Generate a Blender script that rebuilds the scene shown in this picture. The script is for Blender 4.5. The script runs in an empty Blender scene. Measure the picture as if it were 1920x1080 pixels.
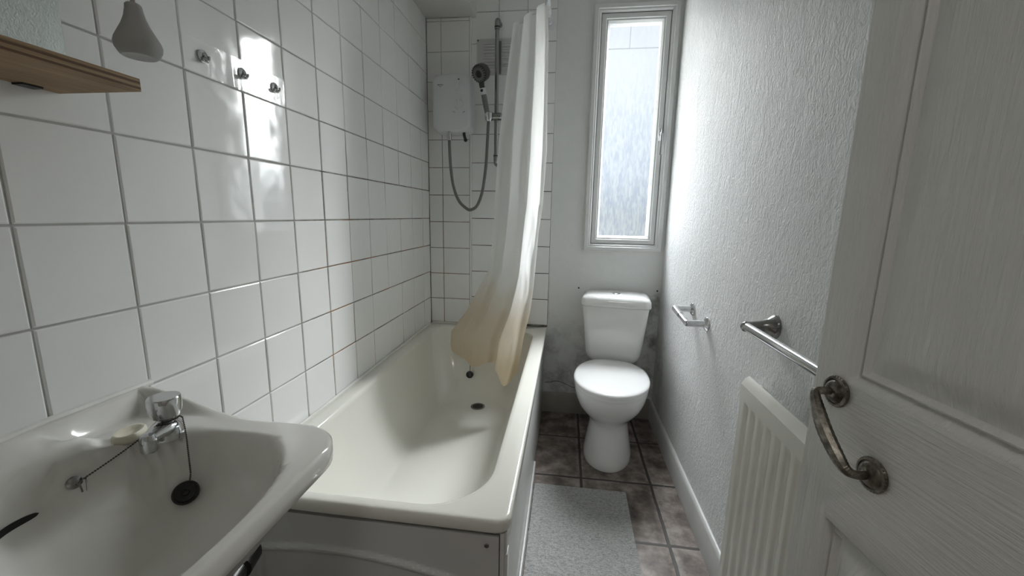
import bpy, bmesh, math, random
from mathutils import Vector, Matrix, noise

S = bpy.context.scene
C = S.collection
PI = math.pi
rnd = random.Random(7)

# ------------------------------------------------------------------ camera
cam_d = bpy.data.cameras.new('camera')
cam_d.sensor_width = 36.0
cam_d.lens = 764.46 / 1920 * 36
cam_d.clip_start = 0.01
cam = bpy.data.objects.new('camera', cam_d)
C.objects.link(cam)
pitch, yaw, roll = 0.17744, 0.1303, 0.01753
fwd = Vector((-math.sin(yaw) * math.cos(pitch), math.cos(yaw) * math.cos(pitch), -math.sin(pitch)))
r0 = Vector((math.cos(yaw), math.sin(yaw), 0))
u0 = r0.cross(fwd)
right = r0 * math.cos(roll) + u0 * math.sin(roll)
up = -r0 * math.sin(roll) + u0 * math.cos(roll)
m3 = Matrix((right, up, -fwd)).transposed()
cam.matrix_world = Matrix.Translation((0.7643, 0.0, 1.1340)) @ m3.to_4x4()
S.camera = cam

# ------------------------------------------------------------------ sky, portal, added fill light, exposure
W = bpy.data.worlds.new('overcast_sky')
S.world = W
W.use_nodes = True
nt = W.node_tree
for n in list(nt.nodes):
    nt.nodes.remove(n)
wo = nt.nodes.new('ShaderNodeOutputWorld')
bg = nt.nodes.new('ShaderNodeBackground')
tc = nt.nodes.new('ShaderNodeTexCoord')
sp = nt.nodes.new('ShaderNodeSeparateXYZ')
rp = nt.nodes.new('ShaderNodeValToRGB')
nt.links.new(tc.outputs['Generated'], sp.inputs[0])
nt.links.new(sp.outputs['Z'], rp.inputs[0])
nt.links.new(rp.outputs[0], bg.inputs[0])
nt.links.new(bg.outputs[0], wo.inputs[0])
els = rp.color_ramp.elements
SKY = [(0.0, (0.04, 0.041, 0.040)), (0.08, (0.72, 0.705, 0.685)), (0.35, (1.0, 0.98, 0.95)), (0.75, (0.95, 0.93, 0.90)), (1.0, (0.73, 0.715, 0.695))]
els[0].position, els[0].color = SKY[0][0], (*SKY[0][1], 1)
els[1].position, els[1].color = SKY[-1][0], (*SKY[-1][1], 1)
for p_, c_ in SKY[1:-1]:
    e = els.new(p_)
    e.color = (*c_, 1)
SKY_STRENGTH = 80.0
bg.inputs[1].default_value = SKY_STRENGTH
# made-up dim patch of sky ahead of the window, keeps the pane unclipped
rat = nt.nodes.new('ShaderNodeMath')
rat.operation = 'DIVIDE'
nt.links.new(sp.outputs['X'], rat.inputs[0])
nt.links.new(sp.outputs['Y'], rat.inputs[1])


def wramp(src, a, b):
    mr = nt.nodes.new('ShaderNodeMapRange')
    mr.interpolation_type = 'SMOOTHSTEP'
    mr.inputs[1].default_value, mr.inputs[2].default_value = a, b
    nt.links.new(src, mr.inputs[0])
    return mr.outputs[0]


def wmul(a, b):
    m_ = nt.nodes.new('ShaderNodeMath')
    m_.operation = 'MULTIPLY'
    nt.links.new(a, m_.inputs[0])
    nt.links.new(b, m_.inputs[1])
    return m_.outputs[0]


ahead_dim = wmul(wmul(wramp(rat.outputs[0], -0.55, -0.05), wramp(rat.outputs[0], 1.9, 0.62)), wramp(sp.outputs['Z'], 0.66, 0.42))
low = nt.nodes.new('ShaderNodeValToRGB')
nt.links.new(sp.outputs['Z'], low.inputs[0])
le = low.color_ramp.elements
le[0].position, le[0].color = 0.0, (0.0067, 0.0072, 0.0075, 1)
le[1].position, le[1].color = 0.40, (0.0131, 0.0135, 0.0139, 1)
e = le.new(0.10)
e.color = (0.0096, 0.0104, 0.0113, 1)
wmix = nt.nodes.new('ShaderNodeMix')
wmix.data_type = 'RGBA'
nt.links.new(ahead_dim, wmix.inputs[0])
left_dim = wmul(wramp(rat.outputs[0], -0.10, -0.50), wramp(sp.outputs['Z'], 0.75, 0.50))  # left part of the sky dimmed on purpose to calm the right wall
lmix = nt.nodes.new('ShaderNodeMix')
lmix.data_type = 'RGBA'
nt.links.new(left_dim, lmix.inputs[0])
nt.links.new(rp.outputs[0], lmix.inputs[6])
lmix.inputs[7].default_value = (0.12, 0.118, 0.114, 1)
nt.links.new(lmix.outputs[2], wmix.inputs[6])
nt.links.new(low.outputs[0], wmix.inputs[7])
nt.links.new(wmix.outputs[2], bg.inputs[0])
# added bright sky patch right of the window, brightens the bath and left wall
dot = nt.nodes.new('ShaderNodeVectorMath')
dot.operation = 'DOT_PRODUCT'
nt.links.new(tc.outputs['Generated'], dot.inputs[0])
dot.inputs[1].default_value = Vector((0.64, 0.58, 0.60)).normalized()
glow = nt.nodes.new('ShaderNodeValToRGB')
glow.color_ramp.interpolation = 'EASE'
ge = glow.color_ramp.elements
ge[0].position, ge[0].color = 0.83, (0, 0, 0, 1)
ge[1].position, ge[1].color = 0.985, (1, 0.975, 0.945, 1)
for p_, v_ in ((0.88, 0.22), (0.93, 0.66)):
    e = ge.new(p_)
    e.color = (v_, v_ * 0.975, v_ * 0.945, 1)
nt.links.new(dot.outputs['Value'], glow.inputs[0])
bg2 = nt.nodes.new('ShaderNodeBackground')
bg2.inputs[1].default_value = 85.0
nt.links.new(glow.outputs[0], bg2.inputs[0])
addw = nt.nodes.new('ShaderNodeAddShader')
nt.links.new(bg.outputs[0], addw.inputs[0])
nt.links.new(bg2.outputs[0], addw.inputs[1])
nt.links.new(addw.outputs[0], wo.inputs[0])

pl = bpy.data.lights.new('window_portal', 'AREA')
pl.shape = 'RECTANGLE'
pl.size, pl.size_y = 0.27, 1.04
pl.cycles.is_portal = True
po = bpy.data.objects.new('window_portal', pl)
po.location = (1.05, 2.345, 1.54)
po.rotation_euler = (-PI / 2, 0, 0)
C.objects.link(po)

hl = bpy.data.lights.new('hall_fill', 'AREA')  # added unseen fill light behind the camera for door and basin
hl.shape = 'DISK'
hl.size = 0.4
hl.energy = 5.5
hl.color = (1.0, 0.97, 0.94)
ho = bpy.data.objects.new('hall_fill', hl)
ho.location = (0.75, -0.8, 2.33)
C.objects.link(ho)

S.view_settings.view_transform = 'Standard'
S.view_settings.look = 'None'
S.view_settings.gamma = 1.0
S.view_settings.use_curve_mapping = False
S.view_settings.exposure = 0.12
S.cycles.use_denoising = True
S.cycles.max_bounces = 14
S.cycles.diffuse_bounces = 8
S.cycles.glossy_bounces = 6
S.cycles.transmission_bounces = 8
S.cycles.transparent_max_bounces = 16
S.cycles.sample_clamp_indirect = 6.0


# ------------------------------------------------------------------ materials
def srgb(r, g, b):
    f = lambda c: (c / 12.92 if c <= 0.04045 else ((c + 0.055) / 1.055) ** 2.4)
    return (f(r / 255), f(g / 255), f(b / 255), 1.0)


class NT:
    def __init__(s, name):
        s.m = bpy.data.materials.new(name)
        s.m.use_nodes = True
        s.t = s.m.node_tree
        s.b = s.t.nodes['Principled BSDF']
        s.o = s.t.nodes['Material Output']
        s._pos = None

    def n(s, typ, **kw):
        nd = s.t.nodes.new('ShaderNode' + typ)
        for k, v in kw.items():
            if k.startswith('i_'):
                nd.inputs[k[2:].replace('_', ' ')].default_value = v
            else:
                setattr(nd, k, v)
        return nd

    def l(s, a, b):
        s.t.links.new(a, b)

    def pos(s, obj=False):
        if obj:
            return s.n('TexCoord').outputs['Object']
        if s._pos is None:
            s._pos = s.n('NewGeometry').outputs['Position']
        return s._pos

    def scaled(s, sc, obj=False):
        mp = s.n('Mapping')
        mp.inputs['Scale'].default_value = sc
        s.l(s.pos(obj), mp.inputs[0])
        return mp.outputs[0]

    def noise(s, vec, scale, detail=4, rough=0.55, dist=0.0):
        nd = s.n('TexNoise', i_Scale=scale, i_Detail=detail, i_Roughness=rough, i_Distortion=dist)
        s.l(vec, nd.inputs['Vector'])
        return nd.outputs['Fac']

    def ramp(s, fac, stops):
        r = s.n('ValToRGB')
        e = r.color_ramp.elements
        e[0].position, e[0].color = stops[0]
        e[1].position, e[1].color = stops[-1]
        for p, c in stops[1:-1]:
            x = e.new(p)
            x.color = c
        s.l(fac, r.inputs[0])
        return r.outputs[0]

    def smooth(s, v, a, b):
        mr = s.n('MapRange', interpolation_type='SMOOTHSTEP')
        mr.inputs[1].default_value, mr.inputs[2].default_value = a, b
        s.l(v, mr.inputs[0])
        return mr.outputs[0]

    def math(s, op, a, b):
        nd = s.n('Math', operation=op)
        for i, v in enumerate((a, b)):
            if isinstance(v, (int, float)):
                nd.inputs[i].default_value = v
            else:
                s.l(v, nd.inputs[i])
        return nd.outputs[0]

    def mix(s, fac, a, b):
        nd = s.n('Mix', data_type='RGBA')
        for i, v in ((0, fac), (6, a), (7, b)):
            if isinstance(v, (int, float, tuple)):
                nd.inputs[i].default_value = v
            else:
                s.l(v, nd.inputs[i])
        return nd.outputs[2]

    def xyz(s):
        nd = s.n('SeparateXYZ')
        s.l(s.pos(), nd.inputs[0])
        return nd.outputs

    def col(s, v):
        if isinstance(v, tuple):
            s.b.inputs['Base Color'].default_value = v
        else:
            s.l(v, s.b.inputs['Base Color'])

    def set(s, **kw):
        for k, v in kw.items():
            k = {'rough': 'Roughness', 'metal': 'Metallic', 'spec': 'Specular IOR Level', 'coat': 'Coat Weight',
                 'coat_rough': 'Coat Roughness', 'sheen': 'Sheen Weight', 'trans': 'Transmission Weight', 'alpha': 'Alpha'}[k]
            s.b.inputs[k].default_value = v
        return s

    def bump(s, h, strength, dist):
        nd = s.n('Bump')
        nd.inputs['Strength'].default_value = strength
        nd.inputs['Distance'].default_value = dist
        s.l(h, nd.inputs['Height'])
        s.l(nd.outputs[0], s.b.inputs['Normal'])
        return nd


def simple(name, c, rough=0.5, metal=0.0, spec=0.5, coat=0.0, nscale=0, nstr=0.1, ndist=0.001, var=0.0):
    t = NT(name)
    t.set(rough=rough, metal=metal, spec=spec, coat=coat)
    if var:
        f = t.noise(t.pos(True), 9.0, 5)
        d = tuple(x * (1 - var) for x in c[:3]) + (1,)
        t.col(t.mix(f, d, c))
    else:
        t.col(c)
    if nscale:
        t.bump(t.noise(t.pos(True), nscale, 4), nstr, ndist)
    return t.m


M = {}
WHITE = (0.78, 0.78, 0.765, 1)

# glazed wall tile
t = NT('white_glazed_tile')
t.set(rough=0.09, spec=0.5)
f = t.noise(t.pos(), 2.2, 4)
t.col(t.mix(f, (0.78, 0.785, 0.775, 1), (0.83, 0.83, 0.82, 1)))
t.bump(t.noise(t.pos(), 14.0, 1), 0.25, 0.004)
M['tile'] = t.m

# grout, brown and rusty above the bath
t = NT('stained_grout')
t.set(rough=0.9, spec=0.2)
X, Y, Z = t.xyz()
near = t.smooth(Y, 0.85, 1.25)
low = t.smooth(Z, 1.75, 1.2)
wet = t.math('MULTIPLY', near, low)
n1 = t.smooth(t.noise(t.pos(), 9.0, 5, 0.7), 0.36, 0.62)
n2 = t.smooth(t.noise(t.pos(), 5.0, 3, 0.6), 0.47, 0.6)
lowr = t.math('MULTIPLY', t.math('MULTIPLY', t.smooth(Z, 1.25, 0.95), t.smooth(Y, 0.95, 1.15)), t.smooth(X, 0.32, 0.22))
c = t.mix(t.math('MULTIPLY', t.noise(t.pos(), 30.0, 3), 0.7), (0.52, 0.52, 0.50, 1), (0.30, 0.29, 0.27, 1))
c = t.mix(t.math('MULTIPLY', wet, t.math('ADD', 0.50, t.math('MULTIPLY', n1, 0.50))), c, (0.075, 0.062, 0.05, 1))
c = t.mix(t.math('MULTIPLY', lowr, t.math('MULTIPLY', n2, 0.85)), c, srgb(150, 98, 52))
t.col(c)
M['grout'] = t.m

# rough painted plaster, right wall
t = NT('rough_white_plaster')
t.set(rough=0.48, spec=0.4)
v = t.scaled((1, 1.0, 0.55))
n1 = t.noise(v, 95.0, 5, 0.6, 1.2)
n2 = t.noise(v, 24.0, 3, 0.5, 0.8)
n3 = t.noise(t.pos(), 4.0, 2)
h = t.math('ADD', t.math('MULTIPLY', t.smooth(n1, 0.3, 0.75), 0.55), t.math('ADD', n2, t.math('MULTIPLY', n3, 2.0)))
t.bump(h, 0.62, 0.008)
f = t.noise(t.pos(), 3.0, 5)
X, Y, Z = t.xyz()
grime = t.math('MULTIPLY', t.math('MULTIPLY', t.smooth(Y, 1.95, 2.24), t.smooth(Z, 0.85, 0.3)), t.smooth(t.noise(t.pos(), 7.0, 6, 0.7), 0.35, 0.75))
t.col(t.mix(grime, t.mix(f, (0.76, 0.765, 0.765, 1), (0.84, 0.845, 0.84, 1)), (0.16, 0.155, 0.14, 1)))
M['plaster'] = t.m

# smoother plaster, window wall
t = NT('painted_plaster')
t.set(rough=0.4, spec=0.4)
n1 = t.noise(t.pos(), 16.0, 4)
t.bump(t.math('ADD', n1, t.math('MULTIPLY', t.noise(t.pos(), 4.0, 2), 2.0)), 0.35, 0.006)
X, Y, Z = t.xyz()
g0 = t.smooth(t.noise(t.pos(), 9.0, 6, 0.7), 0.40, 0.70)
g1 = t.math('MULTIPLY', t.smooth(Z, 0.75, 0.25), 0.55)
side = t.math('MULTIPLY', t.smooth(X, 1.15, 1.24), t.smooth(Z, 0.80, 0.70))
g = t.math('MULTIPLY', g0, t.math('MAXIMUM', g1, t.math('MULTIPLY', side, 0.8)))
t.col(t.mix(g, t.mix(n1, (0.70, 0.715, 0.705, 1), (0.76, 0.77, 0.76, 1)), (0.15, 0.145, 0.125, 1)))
M['wall'] = t.m
M['ceil'] = simple('ceiling_paint', (0.85, 0.85, 0.84, 1), 0.6, nscale=25, nstr=0.1)
M['soffit'] = simple('soffit_paint', (0.70, 0.69, 0.66, 1), 0.4, nscale=18, nstr=0.15, var=0.08)
M['hall'] = simple('hall_paint', (0.55, 0.53, 0.49, 1), 0.7, nscale=25, nstr=0.1)

# floor tiles
t = NT('dark_slate_floor_tile')
t.set(rough=0.42, spec=0.4)
mp = t.n('Mapping')
mp.inputs['Location'].default_value = (-0.874 + 0.296 * 4, -1.652 + 0.333 * 6, 0)
t.l(t.pos(), mp.inputs[0])
wv = t.n('VectorMath', operation='ADD')
ns = t.n('TexNoise', i_Scale=7.0, i_Detail=3.0)
t.l(t.pos(), ns.inputs['Vector'])
vs = t.n('VectorMath', operation='SCALE')
vs.inputs['Scale'].default_value = 0.010
t.l(ns.outputs['Color'], vs.inputs[0])
t.l(mp.outputs[0], wv.inputs[0])
t.l(vs.outputs[0], wv.inputs[1])
br = t.n('TexBrick', offset=0.0, squash=1.0)
br.inputs['Scale'].default_value = 1.0
br.inputs['Brick Width'].default_value = 0.296
br.inputs['Row Height'].default_value = 0.333
br.inputs['Mortar Size'].default_value = 0.006
br.inputs['Mortar Smooth'].default_value = 0.1
t.l(wv.outputs[0], br.inputs['Vector'])
be = t.n('TexBrick', offset=0.0, squash=1.0)
for k, q in (('Scale', 1.0), ('Brick Width', 0.296), ('Row Height', 0.333), ('Mortar Size', 0.030), ('Mortar Smooth', 1.0)):
    be.inputs[k].default_value = q
t.l(wv.outputs[0], be.inputs['Vector'])
n1 = t.noise(t.pos(), 12.0, 8, 0.65)
n2 = t.noise(t.pos(), 45.0, 4, 0.6)
tilec = t.ramp(n1, [(0.32, (0.050, 0.037, 0.030, 1)), (0.5, (0.165, 0.132, 0.113, 1)), (0.70, (0.36, 0.315, 0.285, 1))])
edge = t.math('MULTIPLY', be.outputs['Fac'], t.smooth(n2, 0.3, 0.7))
c = t.mix(t.math('MULTIPLY', edge, 0.7), tilec, (0.36, 0.32, 0.29, 1))
c = t.mix(br.outputs['Fac'], c, (0.055, 0.047, 0.042, 1))
specks = t.smooth(t.noise(t.pos(), 70.0, 2), 0.735, 0.76)
c = t.mix(specks, c, (0.5, 0.48, 0.45, 1))
t.col(c)
hh = t.math('SUBTRACT', t.math('MULTIPLY', n2, 0.12), t.math('ADD', t.math('MULTIPLY', br.outputs['Fac'], 0.8), t.math('MULTIPLY', be.outputs['Fac'], 0.35)))
t.bump(hh, 0.8, 0.005)
M['floor'] = t.m

# glass with a rain pattern
t = NT('obscure_rain_glass')
t.t.nodes.remove(t.b)
v = t.scaled((95, 1, 22))
n1 = t.noise(v, 1.0, 2, 0.5, 0.6)
v2 = t.scaled((30, 1, 7))
n2 = t.noise(v2, 1.0, 3)
X, Y, Z = t.xyz()
amt = t.math('ADD', t.math('MULTIPLY', t.smooth(Z, 1.95, 1.25), 0.85), 0.15)
fac = t.smooth(t.math('ADD', t.math('MULTIPLY', n1, 0.7), t.math('MULTIPLY', n2, 0.3)), 0.34, 0.66)
pat = t.math('MULTIPLY', fac, amt)
seam = t.math('LESS_THAN', t.math('ABSOLUTE', t.math('SUBTRACT', Z, 1.967), 0.0), 0.0022)
vs_ = t.math('MULTIPLY', t.math('LESS_THAN', t.math('ABSOLUTE', t.math('SUBTRACT', X, 1.04), 0.0), 0.0016), t.math('GREATER_THAN', Z, 1.967))
seam = t.math('MULTIPLY', t.math('MAXIMUM', seam, vs_), 0.5)
tint = t.mix(pat, (0.90, 0.925, 0.935, 1), (0.79, 0.83, 0.88, 1))
tint = t.mix(seam, tint, (0.55, 0.58, 0.6, 1))
tr = t.n('BsdfTransparent')
t.l(tint, tr.inputs[0])
tl = t.n('BsdfTranslucent')
t.l(tint, tl.inputs[0])
gl = t.n('BsdfGlossy')
gl.inputs['Roughness'].default_value = 0.08
bp_ = t.n('Bump')
bp_.inputs['Strength'].default_value = 0.6
bp_.inputs['Distance'].default_value = 0.003
t.l(pat, bp_.inputs['Height'])
t.l(bp_.outputs[0], gl.inputs['Normal'])
m1 = t.n('MixShader')
m1.inputs[0].default_value = 0.008
t.l(tr.outputs[0], m1.inputs[1])
t.l(tl.outputs[0], m1.inputs[2])
m2 = t.n('MixShader')
m2.inputs[0].default_value = 0.05
t.l(m1.outputs[0], m2.inputs[1])
t.l(gl.outputs[0], m2.inputs[2])
t.l(m2.outputs[0], t.o.inputs[0])
M['pane'] = t.m

M['upvc'] = simple('white_window_plastic', (0.74, 0.75, 0.745, 1), 0.35, nscale=20, nstr=0.05, var=0.1)
M['gasket'] = simple('dark_gasket', (0.05, 0.05, 0.05, 1), 0.6)
M['seal'] = simple('white_sealant', (0.80, 0.79, 0.75, 1), 0.5, nscale=60, nstr=0.3, ndist=0.003, var=0.15)
M['bath'] = simple('cream_enamel', (0.76, 0.75, 0.69, 1), 0.16, coat=0.3, var=0.04)
M['panel'] = simple('white_bath_panel', (0.60, 0.60, 0.585, 1), 0.4, nscale=6, nstr=0.1, var=0.12)
M['sidepanel'] = simple('glossy_side_panel', (0.62, 0.62, 0.60, 1), 0.22, nscale=6, nstr=0.1, var=0.08)
M['ceramic'] = simple('white_ceramic', (0.80, 0.80, 0.785, 1), 0.10, coat=0.3, var=0.03)
M['sink'] = simple('off_white_ceramic', (0.76, 0.75, 0.71, 1), 0.13, coat=0.3, var=0.05)
M['seatp'] = simple('white_seat_plastic', (0.84, 0.84, 0.835, 1), 0.16, coat=0.2)
M['chrome'] = simple('chrome', (0.62, 0.63, 0.64, 1), 0.10, 1.0)
M['oldchrome'] = simple('worn_chrome', (0.38, 0.38, 0.375, 1), 0.22, 1.0, nscale=60, nstr=0.08, var=0.3)
M['black'] = simple('black_rubber', (0.010, 0.010, 0.010, 1), 0.4)
M['blackpipe'] = simple('black_pipe_plastic', (0.012, 0.012, 0.010, 1), 0.35)
M['chain'] = simple('dull_chain_metal', (0.10, 0.095, 0.085, 1), 0.35, 0.9)
M['soap'] = simple('cream_soap', (0.76, 0.73, 0.60, 1), 0.45, nscale=12, nstr=0.1)
M['pull'] = simple('grey_white_plastic', (0.40, 0.40, 0.385, 1), 0.45, var=0.1)
M['cord'] = simple('cord_fibre', (0.40, 0.39, 0.33, 1), 0.8)
M['mirror'] = simple('mirror_silver', (0.74, 0.78, 0.76, 1), 0.015, 1.0)
M['mirroredge'] = simple('mirror_edge', (0.02, 0.025, 0.022, 1), 0.3)
M['unit'] = simple('shower_unit_plastic', (0.68, 0.69, 0.715, 1), 0.3, nscale=8, nstr=0.03)
M['unitgrey'] = simple('shower_unit_grey', (0.33, 0.335, 0.345, 1), 0.35)
M['ink'] = simple('printed_ink', (0.015, 0.015, 0.018, 1), 0.5)
M['hose'] = simple('grey_hose', (0.20, 0.195, 0.185, 1), 0.32, 0.4, nscale=0)
M['darkgrey'] = simple('dark_grey_plastic', (0.055, 0.056, 0.056, 1), 0.4)
M['midgrey'] = simple('mid_grey_plastic', (0.17, 0.17, 0.165, 1), 0.3, 0.3)
M['vent'] = simple('vent_plastic', (0.56, 0.56, 0.54, 1), 0.4, var=0.1)
M['radiator'] = simple('cream_radiator_enamel', (0.74, 0.725, 0.665, 1), 0.32, nscale=30, nstr=0.06, var=0.08)
M['bronze'] = None
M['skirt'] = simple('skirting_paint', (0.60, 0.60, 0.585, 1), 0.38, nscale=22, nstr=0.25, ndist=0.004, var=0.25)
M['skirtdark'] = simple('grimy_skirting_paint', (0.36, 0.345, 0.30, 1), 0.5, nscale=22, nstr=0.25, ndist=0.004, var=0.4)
M['rust'] = simple('chipped_rim', (0.10, 0.08, 0.06, 1), 0.7)

# aged handle metal
t = NT('tarnished_pewter')
t.set(metal=0.9, rough=0.32)
f = t.noise(t.pos(True), 55.0, 5, 0.7)
t.col(t.ramp(f, [(0.3, (0.05, 0.045, 0.038, 1)), (0.55, (0.22, 0.20, 0.17, 1)), (0.8, (0.55, 0.52, 0.46, 1))]))
t.bump(f, 0.25, 0.001)
M['bronze'] = t.m

# plywood
def wood(name, scale, stripes):
    t = NT(name)
    t.set(rough=0.55, spec=0.3)
    n1 = t.noise(t.scaled(scale), 1.0, 6, 0.65)
    c = t.ramp(n1, [(0.25, srgb(112, 88, 62)), (0.5, srgb(150, 124, 92)), (0.75, srgb(172, 146, 112))])
    if stripes:
        wv = t.n('TexWave', bands_direction='Z', i_Scale=42.0, i_Distortion=0.5, i_Detail=2.0)
        t.l(t.pos(), wv.inputs['Vector'])
        c = t.mix(t.smooth(wv.outputs['Fac'], 0.45, 0.75), c, srgb(92, 66, 42))
    t.col(c)
    t.bump(n1, 0.2, 0.001)
    return t.m
M['ply'] = wood('plywood_face', (60, 5, 60), False)
M['plyedge'] = wood('plywood_edge', (120, 12, 300), True)

# carpet
t = NT('grey_carpet')
t.set(rough=0.95, spec=0.1, sheen=0.2)
n1 = t.noise(t.pos(), 260.0, 4, 0.7)
n2 = t.noise(t.scaled((1, 2.5, 1)), 90.0, 4, 0.7)
n3 = t.noise(t.pos(), 6.0, 3)
f = t.math('ADD', t.math('MULTIPLY', n1, 0.5), t.math('MULTIPLY', n2, 0.5))
c = t.ramp(f, [(0.35, (0.11, 0.112, 0.108, 1)), (0.5, (0.36, 0.362, 0.352, 1)), (0.65, (0.53, 0.535, 0.52, 1))])
c = t.mix(t.math('MULTIPLY', n3, 0.35), c, (0.30, 0.302, 0.292, 1))
t.col(c)
t.bump(f, 1.0, 0.004)
M['carpet'] = t.m

# curtain: thin white plastic, cream stains at the hem
t = NT('stained_white_curtain')
X, Y, Z = t.xyz()
n1 = t.noise(t.pos(), 7.0, 4)
st = t.smooth(t.math('ADD', Z, t.math('MULTIPLY', n1, 0.25)), 0.98, 0.72)
cc = t.mix(st, (0.93, 0.93, 0.91, 1), srgb(233, 222, 204))
st2 = t.math('MULTIPLY', t.smooth(t.math('ADD', Z, t.math('MULTIPLY', n1, 0.3)), 0.72, 0.50), 0.8)
cc = t.mix(st2, cc, srgb(223, 206, 175))
t.col(cc)
t.set(rough=0.35, spec=0.4)
t.bump(t.noise(t.scaled((1, 1, 0.25)), 30.0, 3), 0.25, 0.004)
tl = t.n('BsdfTranslucent')
t.l(cc, tl.inputs[0])
mx = t.n('MixShader')
mx.inputs[0].default_value = 0.62
t.l(t.b.outputs[0], mx.inputs[1])
t.l(tl.outputs[0], mx.inputs[2])
t.l(mx.outputs[0], t.o.inputs[0])
M['curtain'] = t.m

# clear adhesive film
t = NT('clear_film')
t.t.nodes.remove(t.b)
tr = t.n('BsdfTransparent')
tr.inputs[0].default_value = (0.97, 0.97, 0.97, 1)
gl = t.n('BsdfGlossy')
gl.inputs['Roughness'].default_value = 0.12
bb = t.n('Bump')
bb.inputs['Strength'].default_value = 0.3
bb.inputs['Distance'].default_value = 0.003
t.l(t.noise(t.pos(), 25.0, 3), bb.inputs['Height'])
t.l(bb.outputs[0], gl.inputs['Normal'])
m1 = t.n('MixShader')
m1.inputs[0].default_value = 0.10
t.l(tr.outputs[0], m1.inputs[1])
t.l(gl.outputs[0], m1.inputs[2])
t.l(m1.outputs[0], t.o.inputs[0])
M['film'] = t.m


# moulded door paint with embossed grain
def doorpaint(name, sc):
    t = NT(name)
    t.set(rough=0.42, spec=0.4)
    mp = t.n('Mapping')
    mp.inputs['Scale'].default_value = sc
    t.l(t.pos(True), mp.inputs[0])
    wob = t.noise(mp.outputs[0], 1.0, 5, 0.6, 0.6)
    t.bump(t.smooth(wob, 0.38, 0.62), 0.45, 0.0018)
    f = t.noise(t.pos(True), 5.0, 4)
    t.col(t.mix(f, (0.68, 0.675, 0.65, 1), (0.74, 0.735, 0.71, 1)))
    return t.m
M['doorv'] = doorpaint('door_paint_upright_grain', (190, 60, 9))
M['doorh'] = doorpaint('door_paint_level_grain', (9, 60, 190))


# ------------------------------------------------------------------ mesh helpers
class MB:
    def __init__(s):
        s.bm = bmesh.new()
        s.mi = 0

    def _f(s, vs):
        try:
            f = s.bm.faces.new(vs)
            f.material_index = s.mi
            return f
        except ValueError:
            return None

    def box(s, x0, x1, y0, y1, z0, z1, bev=0.0, seg=2):
        r = bmesh.ops.create_cube(s.bm, size=1.0)
        vs = r['verts']
        for v in vs:
            v.co = Vector(((x0 + x1) / 2 + v.co.x * (x1 - x0), (y0 + y1) / 2 + v.co.y * (y1 - y0), (z0 + z1) / 2 + v.co.z * (z1 - z0)))
        fs = {f for v in vs for f in v.link_faces}
        for f in fs:
            f.material_index = s.mi
        if bev > 0:
            es = list({e for v in vs for e in v.link_edges})
            bmesh.ops.bevel(s.bm, geom=es, offset=bev, segments=seg, profile=0.5, affect='EDGES')
        return s

    def rings(s, rings, cap0=True, cap1=True, closed=True):
        rv = [[s.bm.verts.new(p) for p in r] for r in rings]
        n = len(rv[0])
        for a, b in zip(rv[:-1], rv[1:]):
            for i in range(n if closed else n - 1):
                j = (i + 1) % n
                s._f((a[i], a[j], b[j], b[i]))
        if cap0:
            s._f(list(reversed(rv[0])))
        if cap1:
            s._f(rv[-1])
        return s

    def lathe(s, prof, c, axis=(0, 0, 1), n=24, cap0=True, cap1=True):
        q = Vector(axis).normalized().to_track_quat('Z', 'Y')
        c = Vector(c)
        s.rings([[c + q @ Vector((r * math.cos(2 * PI * i / n), r * math.sin(2 * PI * i / n), h)) for i in range(n)] for r, h in prof], cap0, cap1)
        return s

    def tube(s, pts, rad, n=12, cap=True):
        pts = [Vector(p) for p in pts]
        rads = rad if isinstance(rad, (list, tuple)) else [rad] * len(pts)
        T = []
        for i in range(len(pts)):
            a, b = pts[max(i - 1, 0)], pts[min(i + 1, len(pts) - 1)]
            T.append((b - a).normalized())
        ref = Vector((0, 0, 1)) if abs(T[0].z) < 0.9 else Vector((1, 0, 0))
        u = (ref - T[0] * ref.dot(T[0])).normalized()
        rr = []
        for p, tt, r in zip(pts, T, rads):
            u = (u - tt * u.dot(tt)).normalized()
            w = tt.cross(u)
            rr.append([p + (u * math.cos(2 * PI * k / n) + w * math.sin(2 * PI * k / n)) * r for k in range(n)])
        s.rings(rr, cap, cap)
        return s

    def ball(s, c, r, sub=1, sc=(1, 1, 1)):
        g = bmesh.ops.create_icosphere(s.bm, subdivisions=sub, radius=r)
        for v in g['verts']:
            v.co = Vector(c) + Vector((v.co.x * sc[0], v.co.y * sc[1], v.co.z * sc[2]))
            for f in v.link_faces:
                f.material_index = s.mi
        return s

    def grid(s, P):
        g = [[s.bm.verts.new(p) for p in row] for row in P]
        for i in range(len(g) - 1):
            for j in range(len(g[0]) - 1):
                s._f((g[i][j], g[i][j + 1], g[i + 1][j + 1], g[i + 1][j]))
        return s


def spline(pts, n):
    pts = [Vector(p) for p in pts]
    P = [pts[0] * 2 - pts[1]] + pts + [pts[-1] * 2 - pts[-2]]
    out = []
    for i in range(1, len(P) - 2):
        a, b, c_, d = P[i - 1], P[i], P[i + 1], P[i + 2]
        for k in range(n):
            t_ = k / n
            out.append(0.5 * ((2 * b) + (c_ - a) * t_ + (2 * a - 5 * b + 4 * c_ - d) * t_ ** 2 + (3 * b - a - 3 * c_ + d) * t_ ** 3))
    out.append(P[-2])
    return out


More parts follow.
